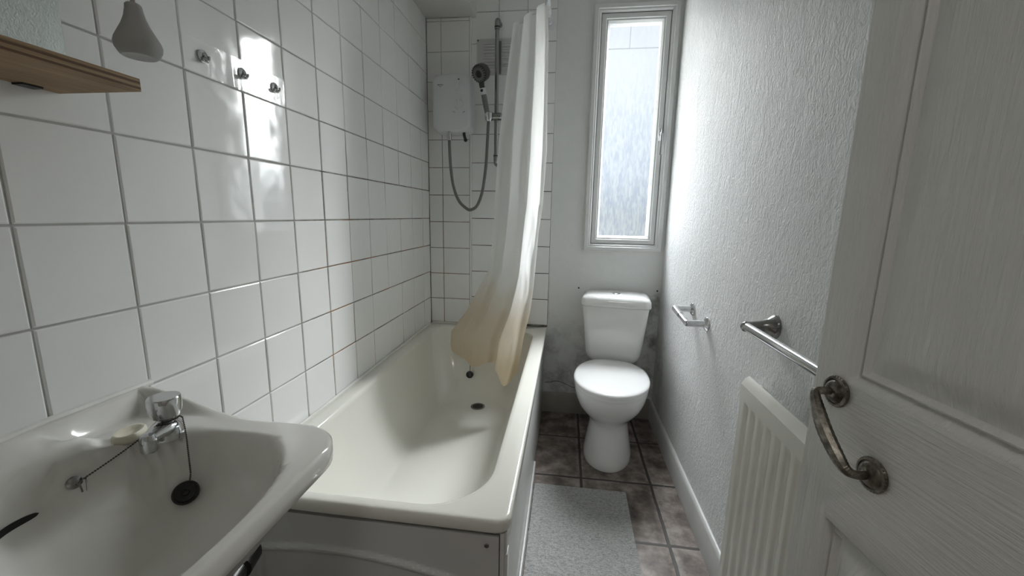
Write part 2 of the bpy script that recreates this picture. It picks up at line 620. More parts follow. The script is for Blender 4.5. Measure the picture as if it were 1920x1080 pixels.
def obj(name, mb, mats, parent=None, angle=35, recalc=True, local=False):
    me = bpy.data.meshes.new(name)
    if recalc:
        bmesh.ops.recalc_face_normals(mb.bm, faces=mb.bm.faces[:])
    mb.bm.to_mesh(me)
    mb.bm.free()
    me.polygons.foreach_set('use_smooth', [True] * len(me.polygons))
    me.set_sharp_from_angle(angle=math.radians(angle))
    for m in (mats if isinstance(mats, (list, tuple)) else [mats]):
        me.materials.append(m)
    o = bpy.data.objects.new(name, me)
    C.objects.link(o)
    if parent is not None:
        o.parent = parent
        if not local:
            b = base_matrix(parent)
            o.matrix_parent_inverse = b.inverted()
    return o


def base_matrix(o):
    m = Matrix.Translation(o.location) @ o.rotation_euler.to_matrix().to_4x4()
    if o.parent is not None:
        m = base_matrix(o.parent) @ o.matrix_parent_inverse @ m
    return m


def thing(name, label, cat, loc=(0, 0, 0), rz=0.0, group=None):
    o = bpy.data.objects.new(name, None)
    o.empty_display_size = 0.05
    o.location = loc
    o.rotation_euler = (0, 0, rz)
    C.objects.link(o)
    return tag(o, label, cat, group)


def tag(o, label, cat, group=None):
    o['label'], o['category'] = label, cat
    if group:
        o['group'] = group
    return o


def struct(o):
    o['kind'] = 'structure'
    return o


def smoothstep(a, b, x):
    t_ = min(1, max(0, (x - a) / (b - a)))
    return t_ * t_ * (3 - 2 * t_)


# ------------------------------------------------------------------ room shell
D = 2.255        # window wall
XR = 1.28        # right wall
CEIL = 2.42
mb = MB()
mb.box(-0.15, 1.45, -1.7, 2.45, -0.12, 0.0)
fl = struct(obj('floor', mb, M['floor']))
fl['label'] = 'dark brown square floor tiles'
mb = MB()
mb.box(-0.15, 1.45, -1.7, 2.45, CEIL, CEIL + 0.1)
struct(obj('ceiling', mb, M['ceil']))


def tiles(mb, O, U, V, N, us, vs, gap=0.0032, bev=0.0026, depth=0.0022, tilt=0.0006, skip=None):
    O, U, V, N = (Vector(a) for a in (O, U, V, N))
    for i in range(len(us) - 1):
        for j in range(len(vs) - 1):
            u0_, u1_, v0_, v1_ = us[i] + gap / 2, us[i + 1] - gap / 2, vs[j] + gap / 2, vs[j + 1] - gap / 2
            if u1_ - u0_ < 0.008 or v1_ - v0_ < 0.008:
                continue
            off = [rnd.uniform(-tilt, tilt) for _ in range(3)]
            rg = []
            for ins, dp in ((0, -depth), (bev * 0.25, -depth * 0.42), (bev, 0.0)):
                r = []
                for (a, b, k) in ((u0_ + ins, v0_ + ins, 0), (u1_ - ins, v0_ + ins, 1), (u1_ - ins, v1_ - ins, 2), (u0_ + ins, v1_ - ins, 3)):
                    o_ = off[0] + (off[1] if k in (1, 2) else -off[1]) + (off[2] if k > 1 else -off[2])
                    r.append(O + U * a + V * b + N * (dp + (o_ if dp > -depth else 0)))
                rg.append(r)
            mb.rings(rg, False, True)


def lines(a, b, start, step):
    k = math.ceil((a - start) / step - 1e-6)
    out = [a]
    while start + k * step < b - 1e-6:
        if start + k * step > a + 1e-6:
            out.append(start + k * step)
        k += 1
    return out + [b]


# left wall: 150 mm tiles, joints where the photo has them
mb = MB()
mb.mi = 1
mb.box(-0.14, -0.0022, -0.10, D + 0.2, 0.0, CEIL)
mb.mi = 0
tiles(mb, (0, 0, 0), (0, 1, 0), (0, 0, 1), (1, 0, 0), lines(-0.04, 2.232, 0.0253, 0.15), lines(0.0, CEIL, 0.0575, 0.15))
struct(obj('wall_left', mb, [M['tile'], M['grout']], angle=8, recalc=False))

# back wall with the window hole, tiles over the bath
WX0, WX1, WZ0, WZ1 = 0.856, 1.264, 0.952, 2.158
mb = MB()
mb.box(-0.1, WX0 + 0.012, D, D + 0.22, 0, CEIL)
mb.box(WX0 + 0.012, WX1 - 0.012, D, D + 0.22, 0, WZ0 + 0.012)
mb.box(WX0 + 0.012, WX1 - 0.012, D, D + 0.22, WZ1 - 0.012, CEIL)
mb.box(WX1 - 0.012, XR + 0.15, D, D + 0.22, 0, CEIL)
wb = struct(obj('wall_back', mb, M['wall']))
mb = MB()
mb.mi = 1
mb.box(0.0, 0.675, D - 0.0046, D + 0.001, 0.5108, CEIL)
mb.mi = 0
tiles(mb, (0, D - 0.0068, 0), (1, 0, 0), (0, 0, 1), (0, -1, 0), [0.234, 0.378, 0.526, 0.675], lines(0.512, CEIL, 0.964, 0.148), gap=0.0036)
o = struct(obj('wall_back_tile', mb, [M['tile'], M['grout']], wb, angle=8, recalc=False))
# crack above the skirting
mb = MB()
cp = [(0.672, 0.176), (0.70, 0.179), (0.726, 0.187), (0.76, 0.184), (0.80, 0.170), (0.828, 0.158), (0.86, 0.156)]
pts = [Vector((x_, D - 0.0006, z_ + rnd.uniform(-.0012, .0012))) for x_, z_ in cp]
mb.grid([[p + Vector((0, 0, w)) for p in spline(pts, 5)] for w in (-0.0016, 0.0014)])
struct(obj('wall_back_crack', mb, M['ink'], wb))

# old fixing holes beside the cistern
for hx_, hz_ in ((0.842, 0.742), (1.262, 0.742)):
    mb = MB()
    mb.lathe([(0.0048, 0.0), (0.0040, 0.0008), (0.001, 0.0009)], (hx_, D, hz_), (0, -1, 0), n=10)
    struct(obj('wall_back_hole', mb, M['ink'], wb))

# tiled pipe boxing in the corner and the soffit above
BY = 2.232
mb = MB()
mb.mi = 1
mb.box(0.0, 0.2322, BY + 0.0022, D, 0.512, 2.122)
mb.mi = 0
tiles(mb, (0, BY, 0), (1, 0, 0), (0, 0, 1), (0, -1, 0), [0.0, 0.078, 0.2295], lines(0.514, 2.122, 0.945, 0.1452), gap=0.0030)
struct(obj('wall_boxing', mb, [M['tile'], M['grout']], angle=8, recalc=False))
mb = MB()
mb.box(0.2298, 0.2385, BY - 0.0012, D - 0.003, 0.513, 2.122, 0.002)
struct(obj('trim_1', mb, M['ceramic']))
mb = MB()
mb.box(0.0, 0.263, 0.95, D, 2.122, CEIL, 0.003)
struct(obj('ceiling_soffit', mb, M['soffit']))

# right wall
mb = MB()
mb.box(XR, XR + 0.15, -0.14, D + 0.2, 0, CEIL)
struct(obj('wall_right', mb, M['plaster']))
# front wall with the doorway, and the hall behind the camera
mb = MB()
mb.box(-0.14, 0.50, -0.15, -0.04, 0, CEIL)
mb.box(0.50, 1.26, -0.15, -0.04, 2.03, CEIL)
mb.box(1.26, 1.43, -0.15, -0.04, 0, CEIL)
struct(obj('wall_front', mb, M['hall']))
mb = MB()
mb.box(-0.15, 0.0, -1.7, -0.15, 0, CEIL)
struct(obj('wall_hall_left', mb, M['hall']))
mb = MB()
mb.box(1.45, 1.55, -1.7, -0.15, 0, CEIL)
struct(obj('wall_hall_right', mb, M['hall']))
mb = MB()
mb.box(-0.15, 1.55, -1.8, -1.7, 0, CEIL)
struct(obj('wall_hall_end', mb, M['hall']))


# skirting boards
def skirting(name, a, b, nrm, h, th, mat):
    a, b, nrm = Vector(a), Vector(b), Vector(nrm)
    prof = [(0, 0), (th, 0), (th, h - 0.012), (th * 0.62, h - 0.003), (th * 0.3, h), (0, h)]
    mb = MB()
    n_ = 24
    rr = []
    for k in range(n_ + 1):
        p = a.lerp(b, k / n_)
        rr.append([p + nrm * d_ + Vector((0, 0, z_)) for d_, z_ in prof])
    mb.rings(rr)
    return struct(obj(name, mb, mat))
skirting('baseboard_right', (XR, -0.03, 0), (XR, D, 0), (-1, 0, 0), 0.112, 0.014, M['skirt'])
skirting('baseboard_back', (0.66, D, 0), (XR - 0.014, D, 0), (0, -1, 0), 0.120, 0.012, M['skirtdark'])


# ------------------------------------------------------------------ window
def ring_profile(mb, x0, x1, z0, z1, prof):
    """mitred frame: prof = [(inset, y)]"""
    rr = []
    for ins, y in prof:
        rr.append([Vector((x0 + ins, y, z0 + ins)), Vector((x1 - ins, y, z0 + ins)), Vector((x1 - ins, y, z1 - ins)), Vector((x0 + ins, y, z1 - ins))])
    mb.rings(rr + [rr[0]], False, False)


win = thing('window_1', 'narrow white framed window of rain patterned glass', 'window', (1.06, D, WZ0))
del win['category']
struct(win)
mb = MB()
ring_profile(mb, WX0, WX1, WZ0, WZ1, [(0, D + 0.05), (0, D - 0.012), (0.003, D - 0.015), (0.020, D - 0.015), (0.023, D - 0.010), (0.030, D - 0.009), (0.036, D - 0.002), (0.037, D + 0.05)])
obj('outer_frame', mb, M['upvc'], win, angle=25)
SX0, SX1, SZ0, SZ1 = WX0 + 0.0385, WX1 - 0.0385, WZ0 + 0.0385, WZ1 - 0.0385
mb = MB()
ring_profile(mb, SX0, SX1, SZ0, SZ1, [(0, D + 0.05), (0, D + 0.004), (0.002, D + 0.002), (0.022, D + 0.002), (0.025, D + 0.007), (0.031, D + 0.008), (0.040, D + 0.020), (0.041, D + 0.05)])
sash = obj('sash', mb, M['upvc'], win, angle=25)
mb = MB()
ring_profile(mb, SX0 - 0.0016, SX1 + 0.0016, SZ0 - 0.0016, SZ1 + 0.0016, [(0, D + 0.03), (0, D + 0.0035), (0.0016, D + 0.0035), (0.0016, D + 0.03)])
obj('gasket', mb, M['gasket'], win)
GX0, GX1, GZ0, GZ1 = SX0 + 0.040, SX1 - 0.040, SZ0 + 0.040, SZ1 - 0.040
mb = MB()
mb.box(GX0 - 0.004, GX1 + 0.004, D + 0.030, D + 0.034, GZ0 - 0.004, GZ1 + 0.004)
obj('window_pane', mb, M['pane'], win)
mb = MB()
mb.tube(spline([(WX0 - 0.002, D - 0.003, z_) for z_ in (WZ0, 1.3, 1.7, WZ1)], 8), 0.0032, 6)
mb.tube([(WX0 - 0.003 + 0.05 * k, D - 0.003, WZ0 - 0.0025 + rnd.uniform(-.001, .001)) for k in range(9)], 0.0042, 6)
obj('sealant', mb, M['seal'], win)
hd = MB()
hx = SX1 - 0.012
hd.box(hx - 0.008, hx + 0.008, D - 0.008, D + 0.003, 1.515, 1.575, 0.003)
hd.tube(spline([(hx, D - 0.004, 1.553), (hx, D - 0.030, 1.549), (hx + 0.001, D - 0.036, 1.535), (hx + 0.002, D - 0.033, 1.49), (hx + 0.003, D - 0.030, 1.445)], 6), [0.006] * 8 + [0.0052] * 9 + [0.0045] * 8, 10)
o = obj('handle', hd, M['chrome'], win)
o['label'] = 'chrome window handle'

# ------------------------------------------------------------------ bath
def rrect(x0, x1, y0, y1, rads, z, n=12):
    """rounded rectangle, rads for corners (x1,y1),(x0,y1),(x0,y0),(x1,y0)"""
    out = []
    for k, (cx, cy, a0) in enumerate(((x1, y1, 0), (x0, y1, PI / 2), (x0, y0, PI), (x1, y0, 3 * PI / 2))):
        r = rads[k]
        ox = cx - r if cx == x1 else cx + r
        oy = cy - r if cy == y1 else cy + r
        for i in range(n + 1):
            a = a0 + PI / 2 * i / n
            out.append(Vector((ox + r * math.cos(a), oy + r * math.sin(a), z)))
    # subdivide the straight sides
    res = []
    m_ = len(out)
    for i in range(m_):
        p, q = out[i], out[(i + 1) % m_]
        res.append(p)
        if (i + 1) % (n + 1) == 0:
            for j in range(1, 10):
                res.append(p.lerp(q, j / 10))
    return res


RIM = 0.510
bath = thing('bathtub', 'cream white bathtub along the tiled wall', 'bathtub', (0.33, 1.5, 0))
mb = MB()
ox0, ox1, oy0, oy1 = 0.002, 0.672, 0.733, 2.247
rg = []
for ins, z_ in ((0.010, RIM - 0.030), (0.002, RIM - 0.029), (0.0, RIM - 0.024), (0.0, RIM - 0.008), (0.0015, RIM - 0.003), (0.005, RIM - 0.0005), (0.010, RIM)):
    rg.append(rrect(ox0 + ins * (0.1), ox1 - ins, oy0 + ins, oy1 - ins * 0.1, [0.006, 0.006, 0.02, max(0.03 - ins * 0.5, 0.02)], z_))
ix0, ix1, iy0, iy1 = 0.058, 0.607, 0.766, 2.150
bx0, bx1, by0, by1 = 0.165, 0.490, 1.18, 1.965
ZB = 0.168
rg.append(rrect(ix0 - 0.018, ix1 + 0.016, iy0 - 0.010, iy1 + 0.02, [0.10, 0.10, 0.13, 0.15], RIM - 0.0002))
rg.append(rrect(ix0 - 0.006, ix1 + 0.005, iy0 - 0.004, iy1 + 0.006, [0.10, 0.10, 0.13, 0.15], RIM - 0.002))
K = 22
for k in range(K + 1):
    ph = PI / 2 * k / K
    a = (1 - math.cos(ph)) * 0.72 + 0.28 * math.sin(ph) ** 2
    an = 0.55 * (1 - math.cos(ph)) + 0.45 * (k / K) ** 1.15   # the head end slopes more
    z_ = RIM - 0.006 - (RIM - 0.006 - ZB) * math.sin(ph) ** 1.12
    L = lambda p, q, f_: p + (q - p) * f_
    rads = [L(0.10, 0.12, a), L(0.10, 0.12, a), L(0.13, 0.15, a), L(0.15, 0.15, a)]
    rg.append(rrect(L(ix0, bx0, a), L(ix1, bx1, a), L(iy0, by0, an), L(iy1, by1, a), rads, z_))
for f_ in (0.15, 0.4, 0.7, 0.95):
    cx, cy = 0.33, 1.62
    last = rrect(bx0, bx1, by0, by1, [0.12, 0.12, 0.15, 0.15], ZB)
    rg.append([Vector((p.x + (cx - p.x) * f_, p.y + (cy - p.y) * f_, ZB - 0.004 * f_)) for p in last])
mb.rings(rg, False, True)
obj('tub', mb, M['bath'], bath, angle=60)
# waste
mb = MB()
wx, wy = 0.349, 1.905
mb.lathe([(0.036, -0.004), (0.036, 0.0012), (0.033, 0.0022), (0.027, 0.0006)], (wx, wy, ZB + 0.0005), n=28, cap0=False, cap1=False)
ws = obj('waste', mb, M['oldchrome'], bath)
mb = MB()
mb.lathe([(0.0275, 0.0), (0.002, 0.0001)], (wx, wy, ZB + 0.0008), n=24, cap0=False)
for q in (-0.012, 0.0, 0.012):
    mb.box(wx - 0.024, wx + 0.024, wy + q - 0.0015, wy + q + 0.0015, ZB + 0.0005, ZB + 0.0014)
obj('waste_grid', mb, M['black'], ws)
mb = MB()
mb.lathe([(0.028, 0), (0.028, 0.004), (0.02, 0.007), (0.004, 0.007)], (0.275, 2.106, 0.425), (0, -0.97, 0.2), n=20)
obj('overflow', mb, M['oldchrome'], bath)
# panels
def panel_height(s_, z_):
    """raised arched moulding on the end panel"""
    top = 0.345 + 0.045 * math.cos(max(-1.0, min(1.0, (s_ - 0.27) / 0.33)) * PI / 2)
    d = min(top - z_, s_ - 0.075, 0.555 - s_)
    return 0.009 * (smoothstep(0.0, 0.006, d) - smoothstep(0.013, 0.022, d))
mb = MB()
ns, nz = 150, 110
mb.grid([[Vector((0.004 + 0.644 * i / ns, 0.746 - panel_height(0.004 + 0.644 * i / ns, 0.004 + 0.459 * j / nz), 0.004 + 0.459 * j / nz)) for i in range(ns + 1)] for j in range(nz + 1)])
mb.box(0.004, 0.648, 0.7462, 0.758, 0.004, 0.463)
ep = obj('end_panel', mb, M['panel'], bath, angle=50)
mb = MB()
mb.lathe([(0.0055, 0), (0.0045, 0.0015), (0.001, 0.0018)], (0.622, 0.7448, 0.440), (0, -1, 0), n=14)
obj('screw', mb, M['oldchrome'], ep)
mb = MB()
mb.box(0.650, 0.660, 0.7455, 2.240, 0.004, 0.474, 0.0015)
mb.box(0.6598, 0.6650, 0.7455, 2.240, 0.425, 0.474, 0.0015)
sd = obj('side_panel', mb, M['sidepanel'], bath)
mb = MB()
mb.box(0.6602, 0.667, 0.7455, 1.66, 0.004, 0.052, 0.0015)
mb.box(0.6602, 0.6665, 0.7455, 0.773, 0.053, 0.424, 0.0015)
obj('plinth_strip', mb, M['panel'], sd)
# sealant along the tiles
mb = MB()
pts = [(0.0062, y_, RIM + 0.0015 + rnd.uniform(-0.0008, 0.0008)) for y_ in [0.74 + 0.05 * k for k in range(30)]]
mb.tube(pts, 0.0055, 6)
mb.tube([(x_, BY - 0.003, RIM + 0.001) for x_ in (0.005, 0.08, 0.16, 0.232)], 0.0045, 6)
obj('sealant', mb, M['seal'], bath)

# bath plug hanging on its chain
bpl = thing('bath_plug', 'black rubber plug hanging on a chain inside the bathtub', 'plug', (0.272, 2.055, 0.27))
mb = MB()
pc = Vector((0.2725, 2.052, 0.277))
mb.lathe([(0.013, -0.012), (0.0175, -0.008), (0.0195, 0.004), (0.0195, 0.008), (0.015, 0.011), (0.004, 0.012)], pc, (0.1, -1, 0.15), n=20)
obj('plug', mb, M['black'], bpl)
mb = MB()
mb.tube([pc + Vector((0, 0, 0.017)), (0.273, 2.075, 0.36), (0.275, 2.09, 0.425)], 0.0017, 6)
obj('chain', mb, M['chain'], bpl)

# ------------------------------------------------------------------ shower curtain and rail
cr = thing('curtain_rail', 'white shower curtain rail above the bathtub', 'curtain rail', (0.640, 1.1, 2.06))
mb = MB()
mb.tube([(0.640, -0.038, 2.075), (0.640, 1.0, 2.075), (0.640, 2.248, 2.075)], 0.0105, 14)
obj('rod', mb, M['unit'], cr)
for y_, s_ in ((2.250, -1), (-0.040, 1)):
    mb = MB()
    mb.lathe([(0.024, 0), (0.024, 0.006), (0.014, 0.012), (0.014, 0.02)], (0.640, y_, 2.075), (0, s_, 0), n=20)
    obj('end_flange', mb, M['unit'], cr)

cur = thing('shower_curtain', 'white shower curtain with cream stained hem gathered at the tap end', 'curtain', (0.60, 1.95, 0.4))
# free edges (height, x, y) of the gathered cloth: room side and far side
EDGE_R = [(2.05, 0.642, 1.98), (1.891, 0.650, 1.98), (1.736, 0.652, 1.98), (1.435, 0.658, 1.97), (1.183, 0.649, 1.96), (1.044, 0.633, 1.94), (0.861, 0.621, 1.92), (0.743, 0.612, 1.90), (0.674, 0.605, 1.88), (0.566, 0.582, 1.85), (0.453, 0.568, 1.83), (0.337, 0.545, 1.80), (0.28, 0.54, 1.79)]
EDGE_L = [(2.135, 0.477, 2.17), (1.786, 0.432, 2.17), (1.484, 0.400, 2.15), (1.17, 0.386, 2.13), (1.03, 0.383, 2.12), (0.841, 0.363, 2.10), (0.755, 0.319, 2.09), (0.631, 0.258, 2.06), (0.524, 0.182, 2.02), (0.436, 0.185, 1.99), (0.28, 0.19, 1.97)]


def edge_at(tab, z_):
    if z_ >= tab[0][0]:
        return Vector((tab[0][1], tab[0][2], z_))
    for (z0_, x0_, y0_), (z1_, x1_, y1_) in zip(tab[:-1], tab[1:]):
        if z_ >= z1_:
            f_ = (z0_ - z_) / (z0_ - z1_)
            return Vector((x0_ + (x1_ - x0_) * f_, y0_ + (y1_ - y0_) * f_, z_))
    return Vector((tab[-1][1], tab[-1][2], z_))


# along the cloth: (share of the way across, depth of the fold towards the room)
FOLDS = [(0.02, -0.10), (0.00, 0.25), (0.10, 0.75), (0.22, 0.85), (0.30, 0.1), (0.27, -0.75), (0.36, -0.55), (0.44, 0.55), (0.56, 0.70), (0.66, 0.35), (0.66, -0.55), (0.76, -0.65), (0.84, 0.35), (0.96, 0.45), (1.00, 0.0), (0.95, -0.7)]
hem = [0.43, 0.40, 0.338, 0.38, 0.40, 0.41, 0.415, 0.41, 0.385, 0.375, 0.37, 0.39, 0.41, 0.435, 0.50, 0.545]
fold = spline([(a_, b_, 0) for a_, b_ in FOLDS], 9)
hemd = [p.x for p in spline([(h_, 0, 0) for h_ in hem], 9)]
ncol = len(fold)


def cloth(c_, z_):
    L_, R_ = edge_at(EDGE_L, z_), edge_at(EDGE_R, z_)
    f_ = fold[c_]
    p = R_.lerp(L_, f_.x)
    amp = 0.024 + 0.010 * smoothstep(1.9, 1.0, z_)
    amp *= 1.0 - 0.55 * smoothstep(0.85, 0.50, z_) * smoothstep(0.25, 0.45, f_.x)
    p += Vector((-0.35, -0.94, 0)) * (amp * f_.y)
    # ridges and creases in the limp plastic
    q = noise.noise(Vector((f_.x * 6 + 3, z_ * 2.2, f_.y))) * 0.010 * smoothstep(2.0, 1.4, z_)
    cr_ = (abs(noise.noise(Vector((f_.x * 9 + 1, z_ * 7, 5.0)))) - 0.2) * 0.010 * smoothstep(1.35, 1.1, z_) * smoothstep(0.45, 0.1, f_.x)
    return p + Vector((-0.5 * q, -q - cr_, 0))


NR = 120
rows = []
for r in range(NR + 1):
    rows.append([cloth(c_, 2.05 + (hemd[c_] - 2.05) * r / NR) for c_ in range(ncol)])
mb = MB()
mb.grid(rows)
o = obj('drape', mb, M['curtain'], cur, angle=180)
# hooks
for k in (14, 60, 105, ncol - 4):
    p = cloth(k, 2.040)
    mb = MB()
    hy = p.y
    hook = [(0.640 + 0.0125 * math.cos(a), hy, 2.075 + 0.0125 * math.sin(a)) for a in [PI * 1.2 - PI * 1.45 * i / 10 for i in range(11)]]
    mb.tube(hook + [(0.646, hy, 2.056), (p.x, hy, 2.040)], 0.002, 8)
    mb.lathe([(0.002, -0.012), (0.006, -0.008), (0.006, 0.006), (0.002, 0.010)], (0.5 * (0.640 + p.x), hy, 2.054), n=12)
    h_ = obj('curtain_hook', mb, M['unit'], cur)

# ------------------------------------------------------------------ electric shower
su = thing('electric_shower', 'white electric shower box on the corner boxing', 'shower', (0.155, BY, 1.55))
mb = MB()
rg = []
ux, uz, uw, uh = 0.155, 1.690, 0.1, 0.132


def unit_ring(w, h, y, bul=0.012, n=14):
    pts_ = rrect(ux - w, ux + w, uz - h, uz + h, [0.026] * 4, 0, n)
    out = []
    for p in pts_:
        dx = (p.x - ux) / w
        dz = p.y - uz
        b = bul * (1 - dx * dx) * (1 if dz > 0 else -1) * min(1, abs(dz) / h) ** 3
        out.append(Vector((p.x, y, p.y + b)))
    return out
for w, h, y in ((uw + 0.004, uh + 0.002, BY - 0.001), (uw + 0.004, uh + 0.002, BY - 0.030), (uw + 0.001, uh - 0.001, BY - 0.034), (uw, uh - 0.002, BY - 0.075), (uw - 0.004, uh - 0.006, BY - 0.086), (uw - 0.014, uh - 0.016, BY - 0.091), (uw - 0.04, uh - 0.045, BY - 0.0925)):
    rg.append(unit_ring(w, h, y))
mb.rings(rg, True, True)
obj('casing', mb, M['unit'], su, angle=50)
FY = BY - 0.0925
for zc, r_, nm in ((1.758, 0.021, 'temperature_dial'), (1.680, 0.024, 'power_dial')):
    mb = MB()
    mb.lathe([(r_ + 0.004, 0), (r_ + 0.003, 0.002), (r_, 0.003), (r_ * 0.95, 0.008), (r_ * 0.85, 0.010), (0.002, 0.0105)], (0.196, FY + 0.001, zc), (0, -1, 0), n=28)
    dl = obj(nm, mb, M['unit'], su)
    mb = MB()
    mb.rings([[Vector((0.196 + a * s1, FY - 0.008 - dy, zc + b)) for a, b in ((-0.006, r_ * 0.95), (0.006, r_ * 0.95), (0.005, -r_ * 0.7), (0.0, -r_ * 1.05), (-0.005, -r_ * 0.7))] for dy, s1 in ((0, 1), (0.008, 0.8), (0.010, 0.5))])
    obj('grip', mb, M['unit'], dl)
mb = MB()
mb.box(0.192, 0.200, FY - 0.0015, FY + 0.002, 1.797, 1.801)
obj('indicator_lamp', mb, M['ink'], su)
for a in (0.170, 0.222):
    mb = MB()
    sgn = -1 if a < 0.2 else 1
    mb.rings([[Vector((a + q * 0.006, FY - 0.0008 - dy, 1.643 + sgn * q * 0.003 + w)) for q, w in ((-1, 0), (1, 0), (1, 0.002), (-1, 0.002))] for dy in (-0.002, 0.0005)])
    obj('dial_mark', mb, M['ink'], su)


def text(name, body, size, loc, rot, mat, parent, extrude=0.0004):
    cu = bpy.data.curves.new(name, 'FONT')
    cu.body = body
    cu.size = size
    cu.extrude = extrude
    cu.align_x = 'CENTER'
    cu.align_y = 'CENTER'
    cu.offset = size * 0.02
    tmp = bpy.data.objects.new(name + '_tmp', cu)
    C.objects.link(tmp)
    bpy.context.view_layer.update()
    me = bpy.data.meshes.new_from_object(tmp.evaluated_get(bpy.context.evaluated_depsgraph_get()))
    bpy.data.objects.remove(tmp)
    me.name = name
    me.materials.clear()
    me.materials.append(mat)
    o_ = bpy.data.objects.new(name, me)
    C.objects.link(o_)
    o_.location = loc
    o_.rotation_euler = rot
    o_.parent = parent
    o_.matrix_parent_inverse = base_matrix(parent).inverted()
    return o_
text('logo', 'TRITON', 0.0082, (0.100, FY + 0.0012, 1.774), (PI / 2, 0, 0), M['ink'], su, 0.0018)
text('model_lettering', 'T80si', 0.0070, (0.100, FY + 0.0012, 1.7655), (PI / 2, 0, 0), M['unitgrey'], su, 0.0018)
mb = MB()
mb.tube(spline([(0.212, BY - 0.05, 1.560), (0.212, BY - 0.05, 1.545), (0.214, BY - 0.045, 1.530), (0.216, BY - 0.035, 1.520)], 4), 0.0075, 10)
mb.ball((0.216, BY - 0.034, 1.518), 0.010, 2)
obj('relief_valve', mb, M['black'], su)

# riser rail with slider
rl = thing('shower_riser_rail', 'chrome vertical riser rail in front of the white vent', 'rail', (0.383, D, 1.4))
RX, RY = 0.380, D - 0.062
mb = MB()
mb.tube([(RX, RY, 1.442), (RX, RY, 1.7), (RX, RY, 2.045)], 0.0105, 16)
obj('rod', mb, M['oldchrome'], rl)
for z_, s_ in ((2.045, 1), (1.442, -1)):
    mb = MB()
    pts = spline([(RX, RY, z_ - s_ * 0.004), (RX, RY, z_ + s_ * 0.022), (RX, RY + 0.012, z_ + s_ * 0.040), (RX, D - 0.016, z_ + s_ * 0.040), (RX, D - 0.006, z_ + s_ * 0.036)], 5)
    mb.tube(pts, [0.0130] * 11 + [0.0145] * 5 + [0.017] * 5, 16)
    e_ = obj('rail_end', mb, M['oldchrome'], rl)
    mb = MB()
    mb.lathe([(0.0137, -0.0025), (0.0137, 0.0025)], (RX, RY, z_ + s_ * 0.006), n=20, cap0=False, cap1=False)
    obj('band', mb, M['black'], e_)
mb = MB()
mb.lathe([(0.012, -0.030), (0.019, -0.028), (0.019, 0.024), (0.016, 0.028)], (RX, RY - 0.004, 1.630), (1, 0, 0), n=20)
sl = obj('slider', mb, M['oldchrome'], rl)
mb = MB()
HP = Vector((RX - 0.036, RY - 0.020, 1.632))
mb.lathe([(0.0175, -0.024), (0.020, -0.010), (0.020, 0.008), (0.0165, 0.018)], HP, (0.12, -0.30, 1), n=20, cap0=False, cap1=False)
mb.lathe([(0.0135, -0.024), (0.015, 0.018)], HP, (0.12, -0.30, 1), n=20, cap0=False, cap1=False)
mb.box(RX - 0.030, RX - 0.018, RY - 0.014, RY + 0.002, 1.622, 1.642, 0.003)
obj('handset_cradle', mb, M['chrome'], sl)

# handset
hs = thing('shower_handset', 'dark grey round shower head with grey handle in the rail holder', 'shower head', HP)
top = Vector((0.316, RY - 0.062, 1.770))
bot = HP + Vector((-0.002, 0.004, -0.020))
ax = (top - bot).normalized()
mb = MB()
L_ = (top - bot).length
mb.lathe([(0.0095, 0), (0.0115, 0.02), (0.0135, 0.06), (0.0135, L_ * 0.72)], bot, ax, n=18)
obj('handle', mb, M['midgrey'], hs)
mb = MB()
mb.lathe([(0.0142, L_ * 0.72), (0.0145, L_ * 0.74), (0.0145, L_ * 0.88), (0.0135, L_ * 0.90)], bot, ax, n=18)
cl = obj('collar', mb, M['unit'], hs)
mb = MB()
q_ = bot + ax * (L_ * 0.81) + Vector((-0.004, -0.0135, 0))
mb.lathe([(0.0075, 0), (0.0075, 0.002), (0.006, 0.003)], q_, (-0.3, -1, 0.1), n=14)
obj('button', mb, M['black'], cl)
mb = MB()
fn = Vector((-0.36, -0.78, -0.50)).normalized()
hc = Vector((0.310, RY - 0.085, 1.812))
mb.tube(spline([bot + ax * L_ * 0.89, bot + ax * L_ * 1.02, hc - fn * 0.022], 5), [0.0135] * 5 + [0.014] * 3 + [0.016] * 3, 16)
mb.lathe([(0.016, -0.050), (0.034, -0.044), (0.041, -0.030), (0.042, 0.0), (0.0405, 0.006), (0.037, 0.008), (0.012, 0.009)], hc, fn, n=36)
hdm = obj('head', mb, M['darkgrey'], hs)
mb = MB()
mb.lathe([(0.036, 0.0075), (0.036, 0.0115), (0.018, 0.0120), (0.0175, 0.0095)], hc, fn, n=36, cap0=False, cap1=False)
fp = obj('face_ring', mb, M['midgrey'], hdm)
mb = MB()
q2 = fn.to_track_quat('Z', 'Y')
for k in range(20):
    a = 2 * PI * k / 20
    p = hc + q2 @ Vector((0.0345 * math.cos(a), 0.0345 * math.sin(a), 0.0105))
    d_ = q2 @ Vector((math.cos(a), math.sin(a), 0))
    mb.tube([p - d_ * 0.005, p + d_ * 0.005], 0.0024, 6)
mb.lathe([(0.0165, 0.009), (0.012, 0.0125), (0.004, 0.013)], hc, fn, n=24)
obj('nozzles', mb, M['black'], hdm)

